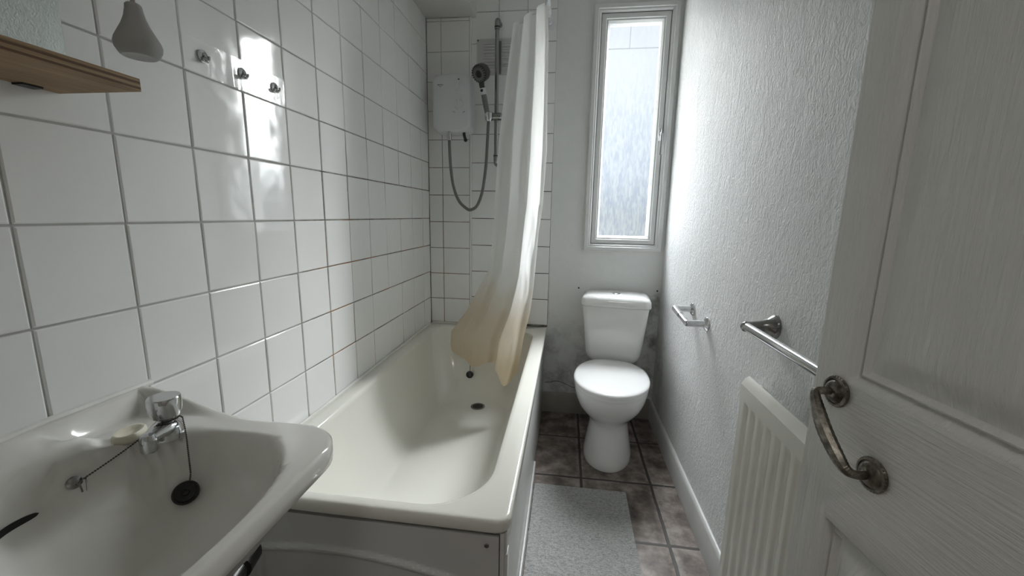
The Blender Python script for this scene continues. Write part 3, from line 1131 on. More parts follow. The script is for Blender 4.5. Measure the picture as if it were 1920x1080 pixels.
# hose
hz = thing('shower_hose', 'grey shower hose looping from the shower box to the holder', 'hose', (0.145, 2.14, 1.545))
mb = MB()
hpts = spline([(0.142, 2.150, 1.512), (0.144, 2.150, 1.44), (0.150, 2.148, 1.36), (0.166, 2.142, 1.27), (0.196, 2.136, 1.20), (0.238, 2.132, 1.162), (0.262, 2.130, 1.157), (0.292, 2.132, 1.178), (0.318, 2.138, 1.245), (0.334, 2.146, 1.36), (0.340, 2.156, 1.48), tuple(HP + Vector((-0.004, 0.006, -0.055))), tuple(HP + Vector((-0.002, 0.003, -0.016)))], 22)
mb.tube(hpts, [0.0078 + 0.0004 * (k % 2) for k in range(len(hpts))], 12)
obj('tube', mb, M['hose'], hz, angle=60)
mb = MB()
mb.lathe([(0.0105, 0), (0.0115, 0.004), (0.0115, 0.026), (0.0095, 0.030), (0.0095, 0.044)], (0.142, 2.150, 1.508), n=12)
o = obj('hose_nut', mb, M['chrome'], hz)
o['label'] = 'chrome hose nut'

# ventilation grille
vt = thing('wall_vent', 'white louvred wall vent on the tiles behind the riser rail', 'vent', (0.36, D, 1.85))
vx0, vx1, vz0, vz1 = 0.266, 0.494, 1.846, 2.019
VY = D - 0.0125
mb = MB()
slots = [(0.302, 0.364), (0.398, 0.458)]
zrow = [1.874 + 0.0145 * k for k in range(9)]
xs = [vx0, slots[0][0], slots[0][1], slots[1][0], slots[1][1], vx1]
zs = [vz0]
for z_ in zrow:
    zs += [z_ - 0.0040, z_ + 0.0040]
zs += [vz1]
for i in range(len(xs) - 1):
    for j in range(len(zs) - 1):
        if i in (1, 3) and j % 2 == 1:
            continue
        mb.box(xs[i], xs[i + 1], VY, D - 0.005, zs[j], zs[j + 1])
bmesh.ops.remove_doubles(mb.bm, verts=mb.bm.verts[:], dist=1e-5)
obj('grille', mb, M['vent'], vt, recalc=True)
mb = MB()
mb.box(vx0 + 0.004, vx1 - 0.004, D - 0.0056, D - 0.0049, vz0 + 0.004, vz1 - 0.004)
obj('backing', mb, M['black'], vt)
mb = MB()
mb.box(0.370, 0.394, VY - 0.0012, VY + 0.001, vz0 + 0.004, vz1 - 0.012)
obj('centre_strip', mb, M['midgrey'], vt)
mb = MB()
mb.lathe([(0.004, 0), (0.0035, 0.0014), (0.001, 0.0016)], (vx0 + 0.006, VY, vz1 - 0.006), (0, -1, 0), n=12)
obj('screw', mb, M['black'], vt)

# ------------------------------------------------------------------ toilet
toi = thing('toilet', 'white close coupled toilet with closed lid under the window', 'toilet', (1.043, 2.230, 0), -0.120)


def egg(half, vb, vf, vc, z_, n=48, sq=2.6):
    out = []
    for i in range(n):
        a = 2 * PI * i / n
        s_, c_ = math.sin(a), math.cos(a)
        if c_ >= 0:
            u, v = half * s_, vc + (vf - vc) * c_
        else:
            e = 2 / sq
            u = half * math.copysign(abs(s_) ** e, s_)
            v = vc - (vc - vb) * abs(c_) ** e
        out.append(Vector((u, -v, z_)))
    return out


mb = MB()
prof = [  # z, half, back, front, centre
    (0.0, 0.112, 0.14, 0.530, 0.36), (0.006, 0.114, 0.14, 0.533, 0.36), (0.03, 0.112, 0.14, 0.528, 0.36), (0.09, 0.101, 0.14, 0.508, 0.35),
    (0.15, 0.092, 0.14, 0.495, 0.35), (0.185, 0.090, 0.14, 0.492, 0.35), (0.205, 0.094, 0.14, 0.498, 0.36), (0.225, 0.106, 0.14, 0.515, 0.38), (0.25, 0.124, 0.14, 0.545, 0.40),
    (0.285, 0.143, 0.14, 0.578, 0.41), (0.32, 0.156, 0.14, 0.600, 0.41), (0.35, 0.163, 0.14, 0.611, 0.41), (0.368, 0.165, 0.14, 0.614, 0.41), (0.374, 0.163, 0.142, 0.612, 0.41)]
mb.rings([egg(h, b, f, c_, z_) for z_, h, b, f, c_ in prof])
obj('bowl', mb, M['ceramic'], toi, angle=55, local=True)


def tank_ring(w, d0, d1, z_, r=0.03, n=8):
    return [Vector((p.x, -p.y, z_)) for p in rrect(-w, w, d0, d1, [r, 0.01, 0.01, r] if False else [r, r, 0.008, 0.008], z_, n)]


mb = MB()
mb.rings([tank_ring(w, 0.0, d, z_) for z_, w, d in ((0.376, 0.105, 0.14), (0.395, 0.125, 0.150), (0.412, 0.136, 0.157), (0.43, 0.140, 0.160), (0.50, 0.148, 0.164), (0.60, 0.158, 0.168), (0.676, 0.166, 0.170), (0.680, 0.164, 0.168))])
obj('cistern', mb, M['ceramic'], toi, angle=50, local=True)
mb = MB()
mb.rings([tank_ring(w, 0.0, d, z_, 0.035) for z_, w, d in ((0.681, 0.168, 0.172), (0.683, 0.174, 0.179), (0.690, 0.1755, 0.181), (0.715, 0.172, 0.178), (0.728, 0.164, 0.168), (0.735, 0.148, 0.150), (0.738, 0.11, 0.115), (0.739, 0.05, 0.07))])
lidm = obj('cistern_lid', mb, M['ceramic'], toi, angle=60, local=True)
mb = MB()
mb.lathe([(0.021, 0.0), (0.021, 0.003), (0.018, 0.005), (0.015, 0.0035), (0.002, 0.006)], (0.0, -0.085, 0.7375), n=24)
o = obj('flush_button', mb, M['chrome'], lidm, local=True)
o['label'] = 'chrome flush button'
mb = MB()
mb.rings([egg(h, b, f, 0.41, z_) for z_, h, b, f in ((0.376, 0.160, 0.19, 0.610), (0.377, 0.166, 0.184, 0.620), (0.387, 0.168, 0.182, 0.623), (0.391, 0.166, 0.184, 0.621))])
obj('seat', mb, M['seatp'], toi, angle=50, local=True)
mb = MB()
mb.rings([egg(h, b, f, 0.41, z_, sq=2.4) for z_, h, b, f in ((0.3925, 0.165, 0.182, 0.622), (0.394, 0.1695, 0.178, 0.629), (0.404, 0.1705, 0.177, 0.631), (0.409, 0.168, 0.180, 0.627), (0.4125, 0.158, 0.19, 0.612), (0.414, 0.12, 0.24, 0.56), (0.4145, 0.05, 0.34, 0.46))])
obj('seat_lid', mb, M['seatp'], toi, angle=50, local=True)
for u in (-0.065, 0.065):
    mb = MB()
    mb.lathe([(0.012, -0.018), (0.013, -0.014), (0.013, 0.014), (0.012, 0.018)], (u, -0.183, 0.391), (1, 0, 0), n=14)
    obj('seat_hinge', mb, M['seatp'], toi, local=True)

# ------------------------------------------------------------------ right wall fittings
rh = thing('toilet_roll_holder', 'small chrome two armed toilet roll holder on the rough wall', 'toilet roll holder', (XR, 1.59, 0.77))
RXE = 1.210
for y_, z_ in ((1.683, 0.778), (1.507, 0.762)):
    mb = MB()
    mb.lathe([(0.026, 0), (0.026, 0.004), (0.020, 0.009), (0.0135, 0.012), (0.0125, 0.02), (0.012, XR - RXE)], (XR, y_, z_ - 0.004), (-1, 0, 0.0), n=22)
    mb.ball((RXE, y_, z_ - 0.004), 0.0122, 2)
    obj('arm', mb, M['chrome'], rh)
mb = MB()
ya, za, yb, zb = 1.683, 0.774, 1.507, 0.758
mb.tube([(RXE, ya, za), (RXE, yb, zb)], 0.0105, 16)
P_ = lambda f_: (RXE, ya + (yb - ya) * f_, za + (zb - za) * f_)
mb.tube([P_(0.03), P_(0.50)], 0.0122, 16)
obj('roller', mb, M['chrome'], rh)

tw = thing('towel_rail', 'chrome towel bar on the rough wall above the radiator', 'towel rail', (XR, 0.86, 0.872))
TXE = 1.214
for y_ in (1.045, 0.700):
    mb = MB()
    c0 = Vector((XR, y_, 0.876))
    rr = []
    for f_, r_ in ((0.0, 0.030), (0.06, 0.030), (0.16, 0.026), (0.28, 0.020), (0.55, 0.0155), (0.85, 0.013), (1.0, 0.0125)):
        cc_ = Vector((XR - f_ * (XR - TXE), y_, 0.876 - 0.004 * f_))
        rr.append([cc_ + Vector((0, r_ * math.cos(2 * PI * k / 22), r_ * math.sin(2 * PI * k / 22))) for k in range(22)])
    mb.rings(rr)
    mb.ball((TXE, y_, 0.872), 0.0142, 2)
    obj('bracket', mb, M['oldchrome'], tw)
mb = MB()
mb.tube([(TXE, 1.040, 0.872), (TXE, 0.705, 0.872)], 0.0112, 18)
obj('bar', mb, M['chrome'], tw)

ra = thing('radiator', 'cream ribbed panel radiator half hidden by the open door', 'radiator', (1.235, 0.83, 0.15))
RF, RB, RY0, RY1, RZ0, RZ1 = 1.212, 1.238, 0.635, 1.028, 0.150, 0.738
mb = MB()


def ribprof(n=80):
    out = []
    for k in range(n + 1):
        y_ = RY1 - (RY1 - RY0) * k / n
        ph = (RY1 - y_ - 0.018) / 0.0385
        e_ = smoothstep(0.0, 0.012, min(RY1 - y_, y_ - RY0) - 0.006)
        w = 0.5 - 0.5 * math.cos(2 * PI * ph)
        out.append((y_, e_ * smoothstep(0.15, 0.85, w)))
    return out


pr = ribprof(160)
zl = [(RZ0, 0), (RZ0 + 0.012, 0), (RZ0 + 0.035, 0.0), (RZ0 + 0.055, 1), (RZ1 - 0.062, 1), (RZ1 - 0.046, 0), (RZ1 - 0.006, 0)]
mb.grid([[Vector((RF + 0.0048 * (w * a), y_, z_)) for y_, w in pr] for z_, a in zl])
mb.box(RF + 0.009, RB, RY0, RY1, RZ0, RZ1 - 0.004, 0.003)
pn = obj('ribbed_panel', mb, M['radiator'], ra, angle=60)
mb = MB()
mb.rings([[Vector((x_, y_, z_)) for x_, z_ in ((RF - 0.0006, RZ1 - 0.046), (RF - 0.0012, RZ1 - 0.008), (RF + 0.006, RZ1 + 0.004), (RF + 0.015, RZ1 + 0.012), (RF + 0.018, RZ1 + 0.011), (RF + 0.019, RZ1 - 0.006), (RF + 0.010, RZ1 - 0.010), (RF + 0.009, RZ1 - 0.046))] for y_ in (RY1 + 0.001, RY1 - 0.002, RY0 + 0.002, RY0 - 0.001)])
obj('top_rail', mb, M['radiator'], ra, angle=25)
mb = MB()
mb.box(RF + 0.0004, RF + 0.0092, RY1 - 0.0004, RY1 + 0.0006, RZ0 + 0.004, RZ1 - 0.046)
obj('end_seam', mb, M['rust'], ra)
mb = MB()
mb.lathe([(0.0185, 0.0), (0.0195, 0.003), (0.0195, 0.022), (0.0175, 0.026)], (XR - 0.001, 1.068, 0.694), (-1, 0, 0), n=22)
obj('wall_fixing', mb, M['seatp'], ra)
for y_ in (0.70, 0.96):
    for z_ in (0.22, 0.60):
        mb = MB()
        mb.box(RB - 0.002, XR - 0.001, y_ - 0.015, y_ + 0.015, z_, z_ + 0.06, 0.002)
        obj('bracket', mb, M['radiator'], ra)

# ------------------------------------------------------------------ door
TH = math.radians(7.0)
E0 = Vector((1.155, 0.655, 0))     # leading edge, room face
door = thing('door_1', 'white moulded panel door standing open at the right', 'door', (E0.x, E0.y, 0), 0.0)
del door['category']
struct(door)
dvec = Vector((math.sin(TH), -math.cos(TH), 0))   # from leading edge to hinge
nvec = Vector((-math.cos(TH), -math.sin(TH), 0))  # face normal, into the room
door.rotation_euler = (0, 0, math.atan2(dvec.y, dvec.x))
# local: x = along the door to the hinge, y = -(normal), z up. check: local y axis = z cross x
ly = Vector((-dvec.y, dvec.x, 0))
SG = 1.0 if ly.dot(nvec) > 0 else -1.0            # sign of the room side along local y
DW, DH, DT = 0.672, 1.975, 0.030
pan = [(0.056, 0.300, 0.912, 1.88), (0.372, 0.616, 0.912, 1.88), (0.056, 0.300, 0.16, 0.702), (0.372, 0.616, 0.16, 0.702)]
offs = [0, 0.003, 0.006, 0.009, 0.0115, 0.0135, 0.016, 0.019, 0.022, 0.027, 0.033, 0.042, 0.052, 0.058]


def moul(d):
    if d <= 0:
        return 0.0
    P_ = [(0, 0), (0.003, -0.0012), (0.006, -0.0042), (0.009, -0.0075), (0.0115, -0.0092), (0.0135, -0.0058), (0.016, -0.0046), (0.019, -0.0082), (0.022, -0.0098), (0.027, -0.0092), (0.033, -0.0075), (0.042, -0.0050), (0.052, -0.0020), (0.058, -0.0012)]
    for (a, p), (b, q) in zip(P_[:-1], P_[1:]):
        if d <= b:
            return 1.5 * (p + (q - p) * (d - a) / (b - a))
    return 1.5 * P_[-1][1]


xs, zs = {0.0, DW}, {0.008, DH}
for a, b, c_, d_ in pan:
    for o_ in offs:
        xs |= {round(a + o_, 5), round(b - o_, 5)}
        zs |= {round(c_ + o_, 5), round(d_ - o_, 5)}
for k in range(1, 24):
    xs.add(round(DW * k / 24, 4))
    zs.add(round(DH * k / 24, 4))
xs, zs = sorted(xs), sorted(zs)


def dheight(x_, z_):
    for a, b, c_, d_ in pan:
        dd = min(x_ - a, b - x_, z_ - c_, d_ - z_)
        if dd > 0:
            return moul(dd)
    return 0.0


mb = MB()
gv = [[mb.bm.verts.new((x_, SG * dheight(x_, z_), z_)) for x_ in xs] for z_ in zs]
for i in range(len(zs) - 1):
    for j in range(len(xs) - 1):
        xm, zm = (xs[j] + xs[j + 1]) / 2, (zs[i] + zs[i + 1]) / 2
        railz = zm < 0.16 or 0.702 < zm < 0.912 or zm > 1.88
        mb.mi = 1 if (railz and 0.056 < xm < 0.616) else 0
        mb._f((gv[i][j], gv[i][j + 1], gv[i + 1][j + 1], gv[i + 1][j]))
mb.mi = 0
back = -SG * DT
mb.box(0.0, DW, min(-SG * 0.0002, back), max(-SG * 0.0002, back), 0.008, DH)
for f in [f for f in mb.bm.faces if all(abs(v.co.y + SG * 0.0002) < 1e-6 for v in f.verts)]:
    mb.bm.faces.remove(f)
obj('leaf', mb, [M['doorv'], M['doorh']], door, angle=40, local=True)

hdl = bpy.data.objects.new('pull_handle', None)
hdl.empty_display_size = 0.03
C.objects.link(hdl)
hdl.parent = door
hdl['label'] = 'tarnished pewter pull handle'
A_, B_ = Vector((0.0455, 0, 0.892)), Vector((0.1215, 0, 0.812))
OUT = lambda p, d_: Vector((p.x, SG * d_, p.z))
for p in (A_, B_):
    mb = MB()
    mb.lathe([(0.0215, 0), (0.0225, 0.002), (0.0215, 0.0048), (0.0185, 0.0055), (0.0175, 0.0042), (0.0165, 0.0045), (0.014, 0.0085), (0.008, 0.0115), (0.002, 0.012)], OUT(p, 0.0005), (0, SG, 0), n=32)
    for k in range(32):
        a = 2 * PI * k / 32
        mb.ball(OUT(p + Vector((0.0212 * math.cos(a), 0, 0.0212 * math.sin(a))), 0.0038), 0.0018, 1)
    o = obj('rose', mb, M['bronze'], hdl, local=True)
mb = MB()
ab = (B_ - A_).normalized()
pts = spline([OUT(A_, 0.006), OUT(A_ - ab * 0.001, 0.022), OUT(A_ + ab * 0.002, 0.033), OUT(A_ + ab * 0.020, 0.038), OUT(A_.lerp(B_, 0.5), 0.041), OUT(B_ - ab * 0.020, 0.038), OUT(B_ - ab * 0.004, 0.033), OUT(B_ + ab * 0.001, 0.022), OUT(B_, 0.006)], 9)
nr = len(pts)
rads = []
for k in range(nr):
    f_ = k / (nr - 1)
    base = 0.0058 + 0.0034 * smoothstep(0.22, 0.5, f_) * smoothstep(0.85, 0.5, f_)
    if 0.22 < f_ < 0.80:
        base += 0.0004 * (k % 2)
    rads.append(base)
mb.tube(pts, rads, 8)
obj('grip', mb, M['bronze'], hdl, angle=25, local=True)

# ------------------------------------------------------------------ bath mat
mb = MB()
n_ = 40
top = []
x0, x1, y0, y1 = 0.671, 1.046, 0.92, 1.572
for j in range(n_ + 1):
    row = []
    for i in range(n_ + 1):
        fx, fy = i / n_, j / n_
        x_ = x0 + (x1 - x0) * fx + 0.004 * (fy - 0.5) * fx * 2 + 0.0012 * noise.noise(Vector((fy * 25, fx * 25, 1)))
        y_ = y0 + (y1 - y0) * fy + 0.0015 * noise.noise(Vector((fx * 25, fy * 3, 3)))
        row.append(Vector((x_, y_, 0.0065 + 0.0006 * noise.noise(Vector((fx * 12, fy * 12, 0))))))
    top.append(row)
mb.grid(top)
edge_ = top[0] + [r[-1] for r in top[1:]] + list(reversed(top[-1][:-1])) + [r[0] for r in reversed(top[1:-1])]
mb.rings([[Vector((p.x, p.y, 0.0005)) for p in edge_], [p.copy() for p in edge_]], True, False)
bmesh.ops.remove_doubles(mb.bm, verts=mb.bm.verts[:], dist=1e-6)
tag(obj('bath_mat', mb, M['carpet'], angle=50), 'grey carpet offcut lying on the floor beside the bathtub', 'mat')

# ------------------------------------------------------------------ basin
bas = thing('wash_basin', 'off white ceramic wash basin on the tiled wall', 'basin', (0.0, 0.355, 0.64))
BX1, BYa, BYb = 0.407, 0.100, 0.610


def bas_outline(z_, ins=0.0, k_=1.0):
    return [Vector((p.x, p.y, z_)) for p in rrect(0.0, BX1 - ins, BYa + ins, BYb - ins, [0.078, 0.003, 0.003, 0.078], z_, 12)]


def bas_top(x_, y_):
    base = 0.768 + 0.048 * smoothstep(0.22, 0.02, x_)
    pocket = 1.0
    side = abs(y_ - 0.355)
    # lowered deck that carries tap and soap on either side
    dk = smoothstep(0.100, 0.122, side) * smoothstep(0.245, 0.225, side) * smoothstep(0.015, 0.040, x_) * smoothstep(0.26, 0.20, x_)
    base = base + (0.780 - base) * dk * (1.0 if base > 0.780 else 0.0)
    dx, dy = (x_ - 0.246) / 0.142, (y_ - 0.355) / 0.207
    if dx < 0:
        dx *= 1.0 + 0.10 * smoothstep(0.55, 0.95, abs(dy)) - 0.14 * smoothstep(0.35, 0.0, abs(dy))
    r_ = (abs(dx) ** 2.3 + abs(dy) ** 2.3) ** (1 / 2.3)
    bowl = 0.640 + 0.02 * 0
    f_ = smoothstep(1.03, 0.90, r_) * 0.34 + 0.66 * (1 - min(1.0, r_ / 0.98) ** 2.4 if r_ < 0.98 else 0)
    return base + (bowl - base) * min(1, max(0, f_))


mb = MB()
# polar grid from the bowl centre to the outline
cx, cy = 0.246, 0.355
outl = bas_outline(0, 0.006)
NRAD = 70
rgs = []
for k in range(NRAD + 1):
    f_ = 0.012 + (1 - 0.012) * (k / NRAD)
    rg_ = []
    for p in outl:
        x_, y_ = cx + (p.x - cx) * f_, cy + (p.y - cy) * f_
        rg_.append(Vector((x_, y_, bas_top(x_, y_))))
    rgs.append(rg_)
top_edge = rgs[-1]
o2 = bas_outline(0, 0.0)
for dz, q in ((-0.0015, 0.5), (-0.006, 1.0), (-0.020, 1.0), (-0.032, 0.9)):
    rgs.append([Vector((a.x + (b.x - a.x) * q, a.y + (b.y - a.y) * q, a.z + dz)) for a, b in zip(top_edge, o2)])
for f_, z_ in ((0.86, 0.718), (0.74, 0.685), (0.60, 0.645), (0.42, 0.617), (0.15, 0.612)):
    rgs.append([Vector((max(0.0, (0.0 if p.x < 1e-6 else cx * 0.9 + (p.x - cx * 0.9) * f_)), cy + (p.y - cy) * f_, min(z_, e_.z - 0.04))) for p, e_ in zip(o2, top_edge)])
mb.rings(rgs, True, True)
obj('bowl', mb, M['sink'], bas, angle=60)
mb = MB()
mb.tube([(0.004, BYa + (BYb + 0.015 - BYa) * k / 14, 0.8165 + rnd.uniform(-.0015, .0015)) for k in range(15)], [0.0065 + rnd.uniform(-.001, .0012) for _ in range(15)], 8)
obj('sealant', mb, M['seal'], bas)
# overflow slot in the back of the bowl
mb = MB()
def on_bowl(x_, y_, up=0.0):
    e_ = 0.002
    z_ = bas_top(x_, y_)
    nx, ny = -(bas_top(x_ + e_, y_) - z_) / e_, -(bas_top(x_, y_ + e_) - z_) / e_
    n__ = Vector((nx, ny, 1)).normalized()
    return Vector((x_, y_, z_)) + n__ * up, n__
def at_height(y_, z_):
    a_, b_ = 0.05, 0.2
    for _ in range(30):
        m_ = (a_ + b_) / 2
        if bas_top(m_, y_) > z_:
            a_ = m_
        else:
            b_ = m_
    return on_bowl(a_, y_, 0.0036)[0]


row1, row2 = [], []
for k in range(41):
    f_ = k / 40
    y_ = 0.292 + 0.092 * f_
    hw = 0.0042 * math.sqrt(max(0.0, 1 - (2 * f_ - 1) ** 6))
    z0 = 0.7405 + 0.12 * (y_ - 0.355)
    row1.append(at_height(y_, z0 + hw + 0.0003))
    row2.append(at_height(y_, z0 - hw))
mb.grid([row1, row2])
obj('overflow_slot', mb, M['black'], bas)
p_, n__ = on_bowl(0.0865, 0.343, 0.0008)
tq = n__.to_track_quat('Z', 'X')
tx = text('maker_mark', 'Armitage Shanks', 0.0075, p_, (0, 0, 0), M['unitgrey'], bas, 0.0002)
yv = (Vector((-1, 0, 0)) - n__ * Vector((-1, 0, 0)).dot(n__)).normalized()
xv = yv.cross(n__)
tx.rotation_euler = Matrix((xv, yv, n__)).transposed().to_euler()

# tap
TP = Vector((0.150, 0.520, 0.780))
tap = thing('basin_tap', 'chrome basin tap with round head', 'tap', TP)
sd_ = Vector((0.22, -0.975, 0)).normalized()
mb = MB()
mb.lathe([(0.021, -0.002), (0.0215, 0.004), (0.020, 0.010), (0.0165, 0.020), (0.0125, 0.026), (0.0125, 0.034)], TP, n=24)
sv = Vector((-sd_.y, sd_.x, 0))
rr = []
for d_, w, z0_, z1_ in ((-0.014, 0.013, 0.006, 0.022), (0.002, 0.0185, 0.005, 0.028), (0.016, 0.0160, 0.006, 0.0265), (0.030, 0.0125, 0.009, 0.0245), (0.038, 0.0110, 0.0105, 0.0230)):
    c_ = TP + sd_ * d_
    r_ = []
    for k in range(16):
        a = 2 * PI * k / 16
        r_.append(c_ + sv * (w * math.copysign(abs(math.cos(a)) ** 0.8, math.cos(a))) + Vector((0, 0, (z0_ + z1_) / 2 + (z1_ - z0_) / 2 * math.copysign(abs(math.sin(a)) ** 0.8, math.sin(a)))))
    rr.append(r_)
mb.rings(rr)
mb.lathe([(0.0095, -0.008), (0.0108, -0.006), (0.0110, 0.012), (0.0085, 0.0195), (0.003, 0.021)], TP + sd_ * 0.039 + Vector((0, 0, 0.004)), n=20)
obj('spout', mb, M['chrome'], tap, angle=40)
mb = MB()
rr = []
for r_, h_ in ((0.0135, 0.030), (0.0185, 0.034), (0.0215, 0.044), (0.0222, 0.056), (0.0215, 0.064), (0.0205, 0.0655), (0.0195, 0.0655), (0.004, 0.0650)):
    rr.append([TP + Vector(((r_ - (0.0011 if 0.04 < h_ < 0.06 else 0) * (0.5 + 0.5 * math.cos(4 * a))) * math.cos(a), (r_ - (0.0011 if 0.04 < h_ < 0.06 else 0) * (0.5 + 0.5 * math.cos(4 * a))) * math.sin(a), h_)) for a in [2 * PI * k / 40 for k in range(40)]])
mb.rings(rr)
obj('head', mb, M['chrome'], tap, angle=30)

# soap
sp_ = Vector((0.101, 0.502, 0.779))
mb = MB()
rr = []
for f_, h_ in ((0.75, 0.0), (0.93, 0.0025), (1.0, 0.007), (0.97, 0.0115), (0.86, 0.0145), (0.70, 0.0140), (0.52, 0.0105), (0.2, 0.0095), (0.03, 0.0095)):
    r_ = []
    for k in range(36):
        a = 2 * PI * k / 36
        v = Vector((0.0185 * math.copysign(abs(math.cos(a)) ** 0.9, math.cos(a)) * f_, 0.0265 * math.sin(a) * f_, h_))
        ca, sa = math.cos(0.35), math.sin(0.35)
        r_.append(sp_ + Vector((v.x * ca - v.y * sa, v.x * sa + v.y * ca, v.z)))
    rr.append(r_)
mb.rings(rr)
tag(obj('soap', mb, M['soap'], angle=60), 'worn oval bar of cream soap on the basin behind the tap', 'soap')

# plug on a bead chain, looped round the tap
px_, py_ = 0.189, 0.502
pp, pn_ = on_bowl(px_, py_, 0.004)
bp2 = thing('basin_plug', 'round black plug on a bead chain lying in the wash basin', 'plug', pp)
mb = MB()
mb.lathe([(0.0130, -0.003), (0.0160, 0.001), (0.0178, 0.005), (0.0178, 0.008), (0.0155, 0.0105), (0.0135, 0.0085), (0.0055, 0.0085), (0.0045, 0.011), (0.002, 0.0115)], pp, pn_, n=28)
obj('plug', mb, M['black'], bp2)
st_p, st_n = on_bowl(0.112, 0.417, 0.001)
mb = MB()
mb.lathe([(0.0085, 0), (0.0085, 0.002), (0.006, 0.0035), (0.002, 0.0045)], st_p, st_n, n=18)
stay = obj('chain_stay', mb, M['oldchrome'], bp2)
mb = MB()
q_ = st_p + st_n * 0.003
mb.tube([q_, q_ + Vector((0.006, 0.001, -0.004)), q_ + Vector((0.013, -0.002, -0.011))], 0.0011, 6)
mb.tube([q_ + Vector((0.004, 0.010, 0.002)), q_ + Vector((0.010, 0.006, -0.004)), q_ + Vector((0.015, 0.002, -0.011))], 0.0011, 6)
obj('split_wire', mb, M['oldchrome'], stay)
a0 = st_p + st_n * 0.004 + Vector((0.004, 0.008, 0.002))
a1 = TP + Vector((0.004, -0.0145, 0.0285))
ring_ = [TP + Vector((0.0150 * math.cos(a), 0.0150 * math.sin(a), 0.0285)) for a in (-PI * 0.5 + PI * 1.0 * k / 8 for k in range(9))]
a2 = TP + Vector((0.026, 0.008, 0.0215))
path = [a0.lerp(a1, k / 12) - Vector((0, 0, 0.0022 * math.sin(PI * k / 12))) for k in range(13)]
hang = [TP + Vector((0.0175, 0.010, 0.0275)), TP + Vector((0.0235, 0.006, 0.016)), TP + Vector((0.028, 0.003, 0.004))]
tail = []
for k in range(1, 11):
    f_ = k / 10
    s_ = Vector((TP.x + 0.030, TP.y + 0.001, 0)).lerp(Vector((pp.x, pp.y + 0.002, 0)), f_)
    zz = bas_top(s_.x, s_.y) + 0.0050
    tail.append(Vector((s_.x, s_.y, zz)))
tail[-1] = pp + pn_ * 0.012
full = path + ring_[1:-2] + hang + tail
mb = MB()
# evenly spaced beads
acc, step, k = 0.0, 0.0031, 0
prev = full[0]
beads = [prev.copy()]
for q in full[1:]:
    seg = (q - prev).length
    while acc + seg >= step:
        f_ = (step - acc) / seg
        prev = prev.lerp(q, f_)
        beads.append(prev.copy())
        seg = (q - prev).length
        acc = 0.0
    acc += seg
    prev = q
for b in beads:
    mb.ball(b, 0.00145, 1)
mb.tube(full, 0.0005, 5)
obj('bead_chain', mb, M['chain'], bp2)

# black waste pipe below the basin
wp = thing('waste_pipe', 'black plastic waste pipe under the wash basin', 'pipe', (0.14, 0.5, 0.42))
mb = MB()
mb.tube(spline([(0.230, 0.36, 0.612), (0.230, 0.36, 0.55), (0.225, 0.362, 0.47), (0.20, 0.40, 0.425), (0.165, 0.52, 0.425), (0.140, 0.625, 0.428)], 6), 0.020, 16)
obj('pipe', mb, M['blackpipe'], wp)
mb = MB()
mb.lathe([(0.020, 0), (0.026, 0.004), (0.026, 0.046), (0.022, 0.054), (0.012, 0.057)], (0.1405, 0.622, 0.428), (-0.24, 1, 0.03), n=20)
obj('end_cap', mb, M['blackpipe'], wp)

# ------------------------------------------------------------------ mirror, shelf, hooks, light pull
mi = thing('wall_mirror', 'frameless wall mirror above the plywood shelf', 'mirror', (0.003, 0.30, 1.32))
mb = MB()
mb.box(0.0005, 0.0050, 0.06, 0.572, 1.3195, 1.92)
obj('backing', mb, M['mirroredge'], mi)
mb = MB()
mb.box(0.0051, 0.0060, 0.0605, 0.5712, 1.3200, 1.9195)
obj('mirror_glass', mb, M['mirror'], mi)

sh = thing('wall_shelf', 'plywood shelf with layered edge below the mirror', 'shelf', (0.07, 0.30, 1.31))
mb = MB()
mb.box(0.0005, 0.1415, 0.06, 0.558, 1.3012, 1.3188, 0.0006, 1)
mb.bm.faces.ensure_lookup_table()
mb.bm.normal_update()
for f in mb.bm.faces:
    f.material_index = 0 if abs(f.normal.z) > 0.7 else 1
obj('board', mb, [M['ply'], M['plyedge']], sh)
for y_ in (0.14, 0.515):
    mb = MB()
    mb.box(0.0005, 0.018, y_ - 0.012, y_ + 0.012, 1.2985, 1.3011, 0.0005, 1)
    obj('bracket', mb, M['black'], sh)

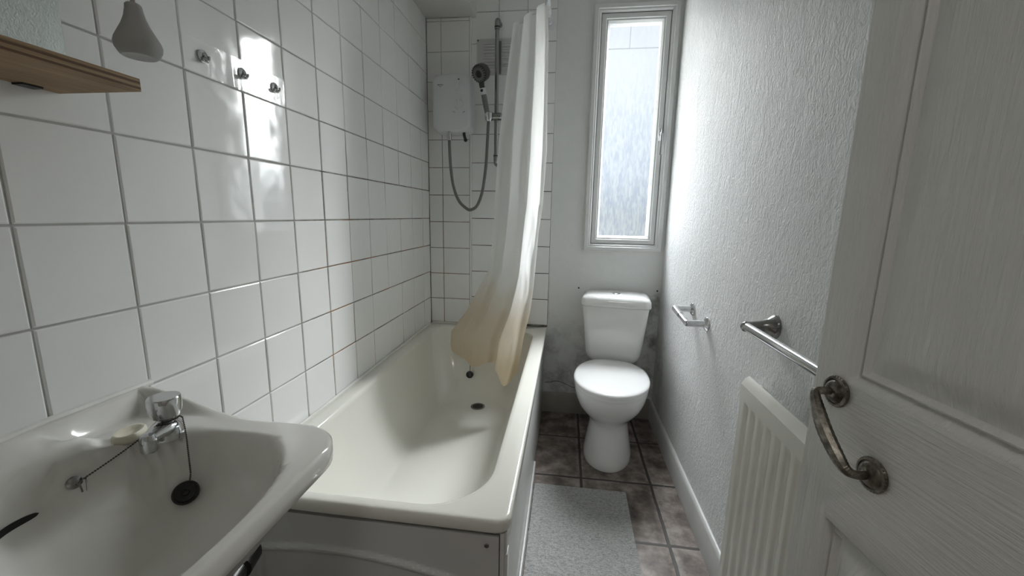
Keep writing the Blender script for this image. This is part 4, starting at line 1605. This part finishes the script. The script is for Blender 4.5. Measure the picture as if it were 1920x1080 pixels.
hkr = thing('adhesive_hook_strip', 'clear adhesive strip with three small chrome hooks on the tiles', 'hooks', (0.001, 0.92, 1.407))
mb = MB()
nj = 60
P2 = []
for j in (0, 1, 2, 3):
    row = []
    for i in range(nj + 1):
        f_ = i / nj
        y_ = 0.777 + 0.296 * f_
        z_ = 1.408 + 0.068 * j / 3
        pk = max(0.0, 1 - abs(y_ - 0.897) / 0.012) * max(0.0, 1 - j / 2.2) * 0.004
        row.append(Vector((0.0016 + pk, y_, z_)))
    P2.append(row)
mb.grid(P2)
obj('clear_strip', mb, M['film'], hkr, angle=60)
for y_ in (0.8215, 0.927, 1.0335):
    mb = MB()
    mb.lathe([(0.0125, 0), (0.0125, 0.0016), (0.0105, 0.0026), (0.002, 0.0030)], (0.0020, y_, 1.446), (1, 0, 0), n=22)
    mb.tube(spline([(0.0035, y_, 1.452), (0.0075, y_, 1.446), (0.0085, y_, 1.440), (0.0120, y_, 1.4365), (0.0160, y_, 1.4395), (0.0170, y_, 1.4450)], 5), 0.0024, 8)
    mb.lathe([(0.0040, -0.0065), (0.0040, 0.0065)], (0.0070, y_, 1.4385), (0, 1, 0), n=12)
    obj('hook', mb, M['chrome'], hkr)

LP = Vector((0.288, 0.430, 1.2985))
pc_ = thing('light_pull_cord', 'bell shaped grey plastic light pull hanging from its cord', 'light pull', LP)
mb = MB()
mb.lathe([(0.004, 0.002), (0.015, 0.0), (0.0172, 0.0015), (0.0205, 0.0075), (0.0212, 0.0125), (0.0200, 0.0170), (0.0165, 0.0240), (0.0125, 0.0320), (0.0095, 0.0400), (0.0078, 0.0480), (0.0074, 0.0520), (0.0060, 0.0535), (0.002, 0.0538)], LP, n=36)
obj('pull_knob', mb, M['pull'], pc_, angle=40)
mb = MB()
mb.tube([LP + Vector((0, 0, 0.052)), LP + Vector((0, 0, 0.4)), Vector((LP.x, LP.y, CEIL - 0.02))], 0.0021, 8)
obj('cord', mb, M['cord'], pc_)
mb = MB()
mb.lathe([(0.04, 0), (0.04, 0.018), (0.032, 0.026), (0.006, 0.030)], (LP.x, LP.y, CEIL), (0, 0, -1), n=24)
obj('ceiling_rose', mb, M['unit'], pc_)
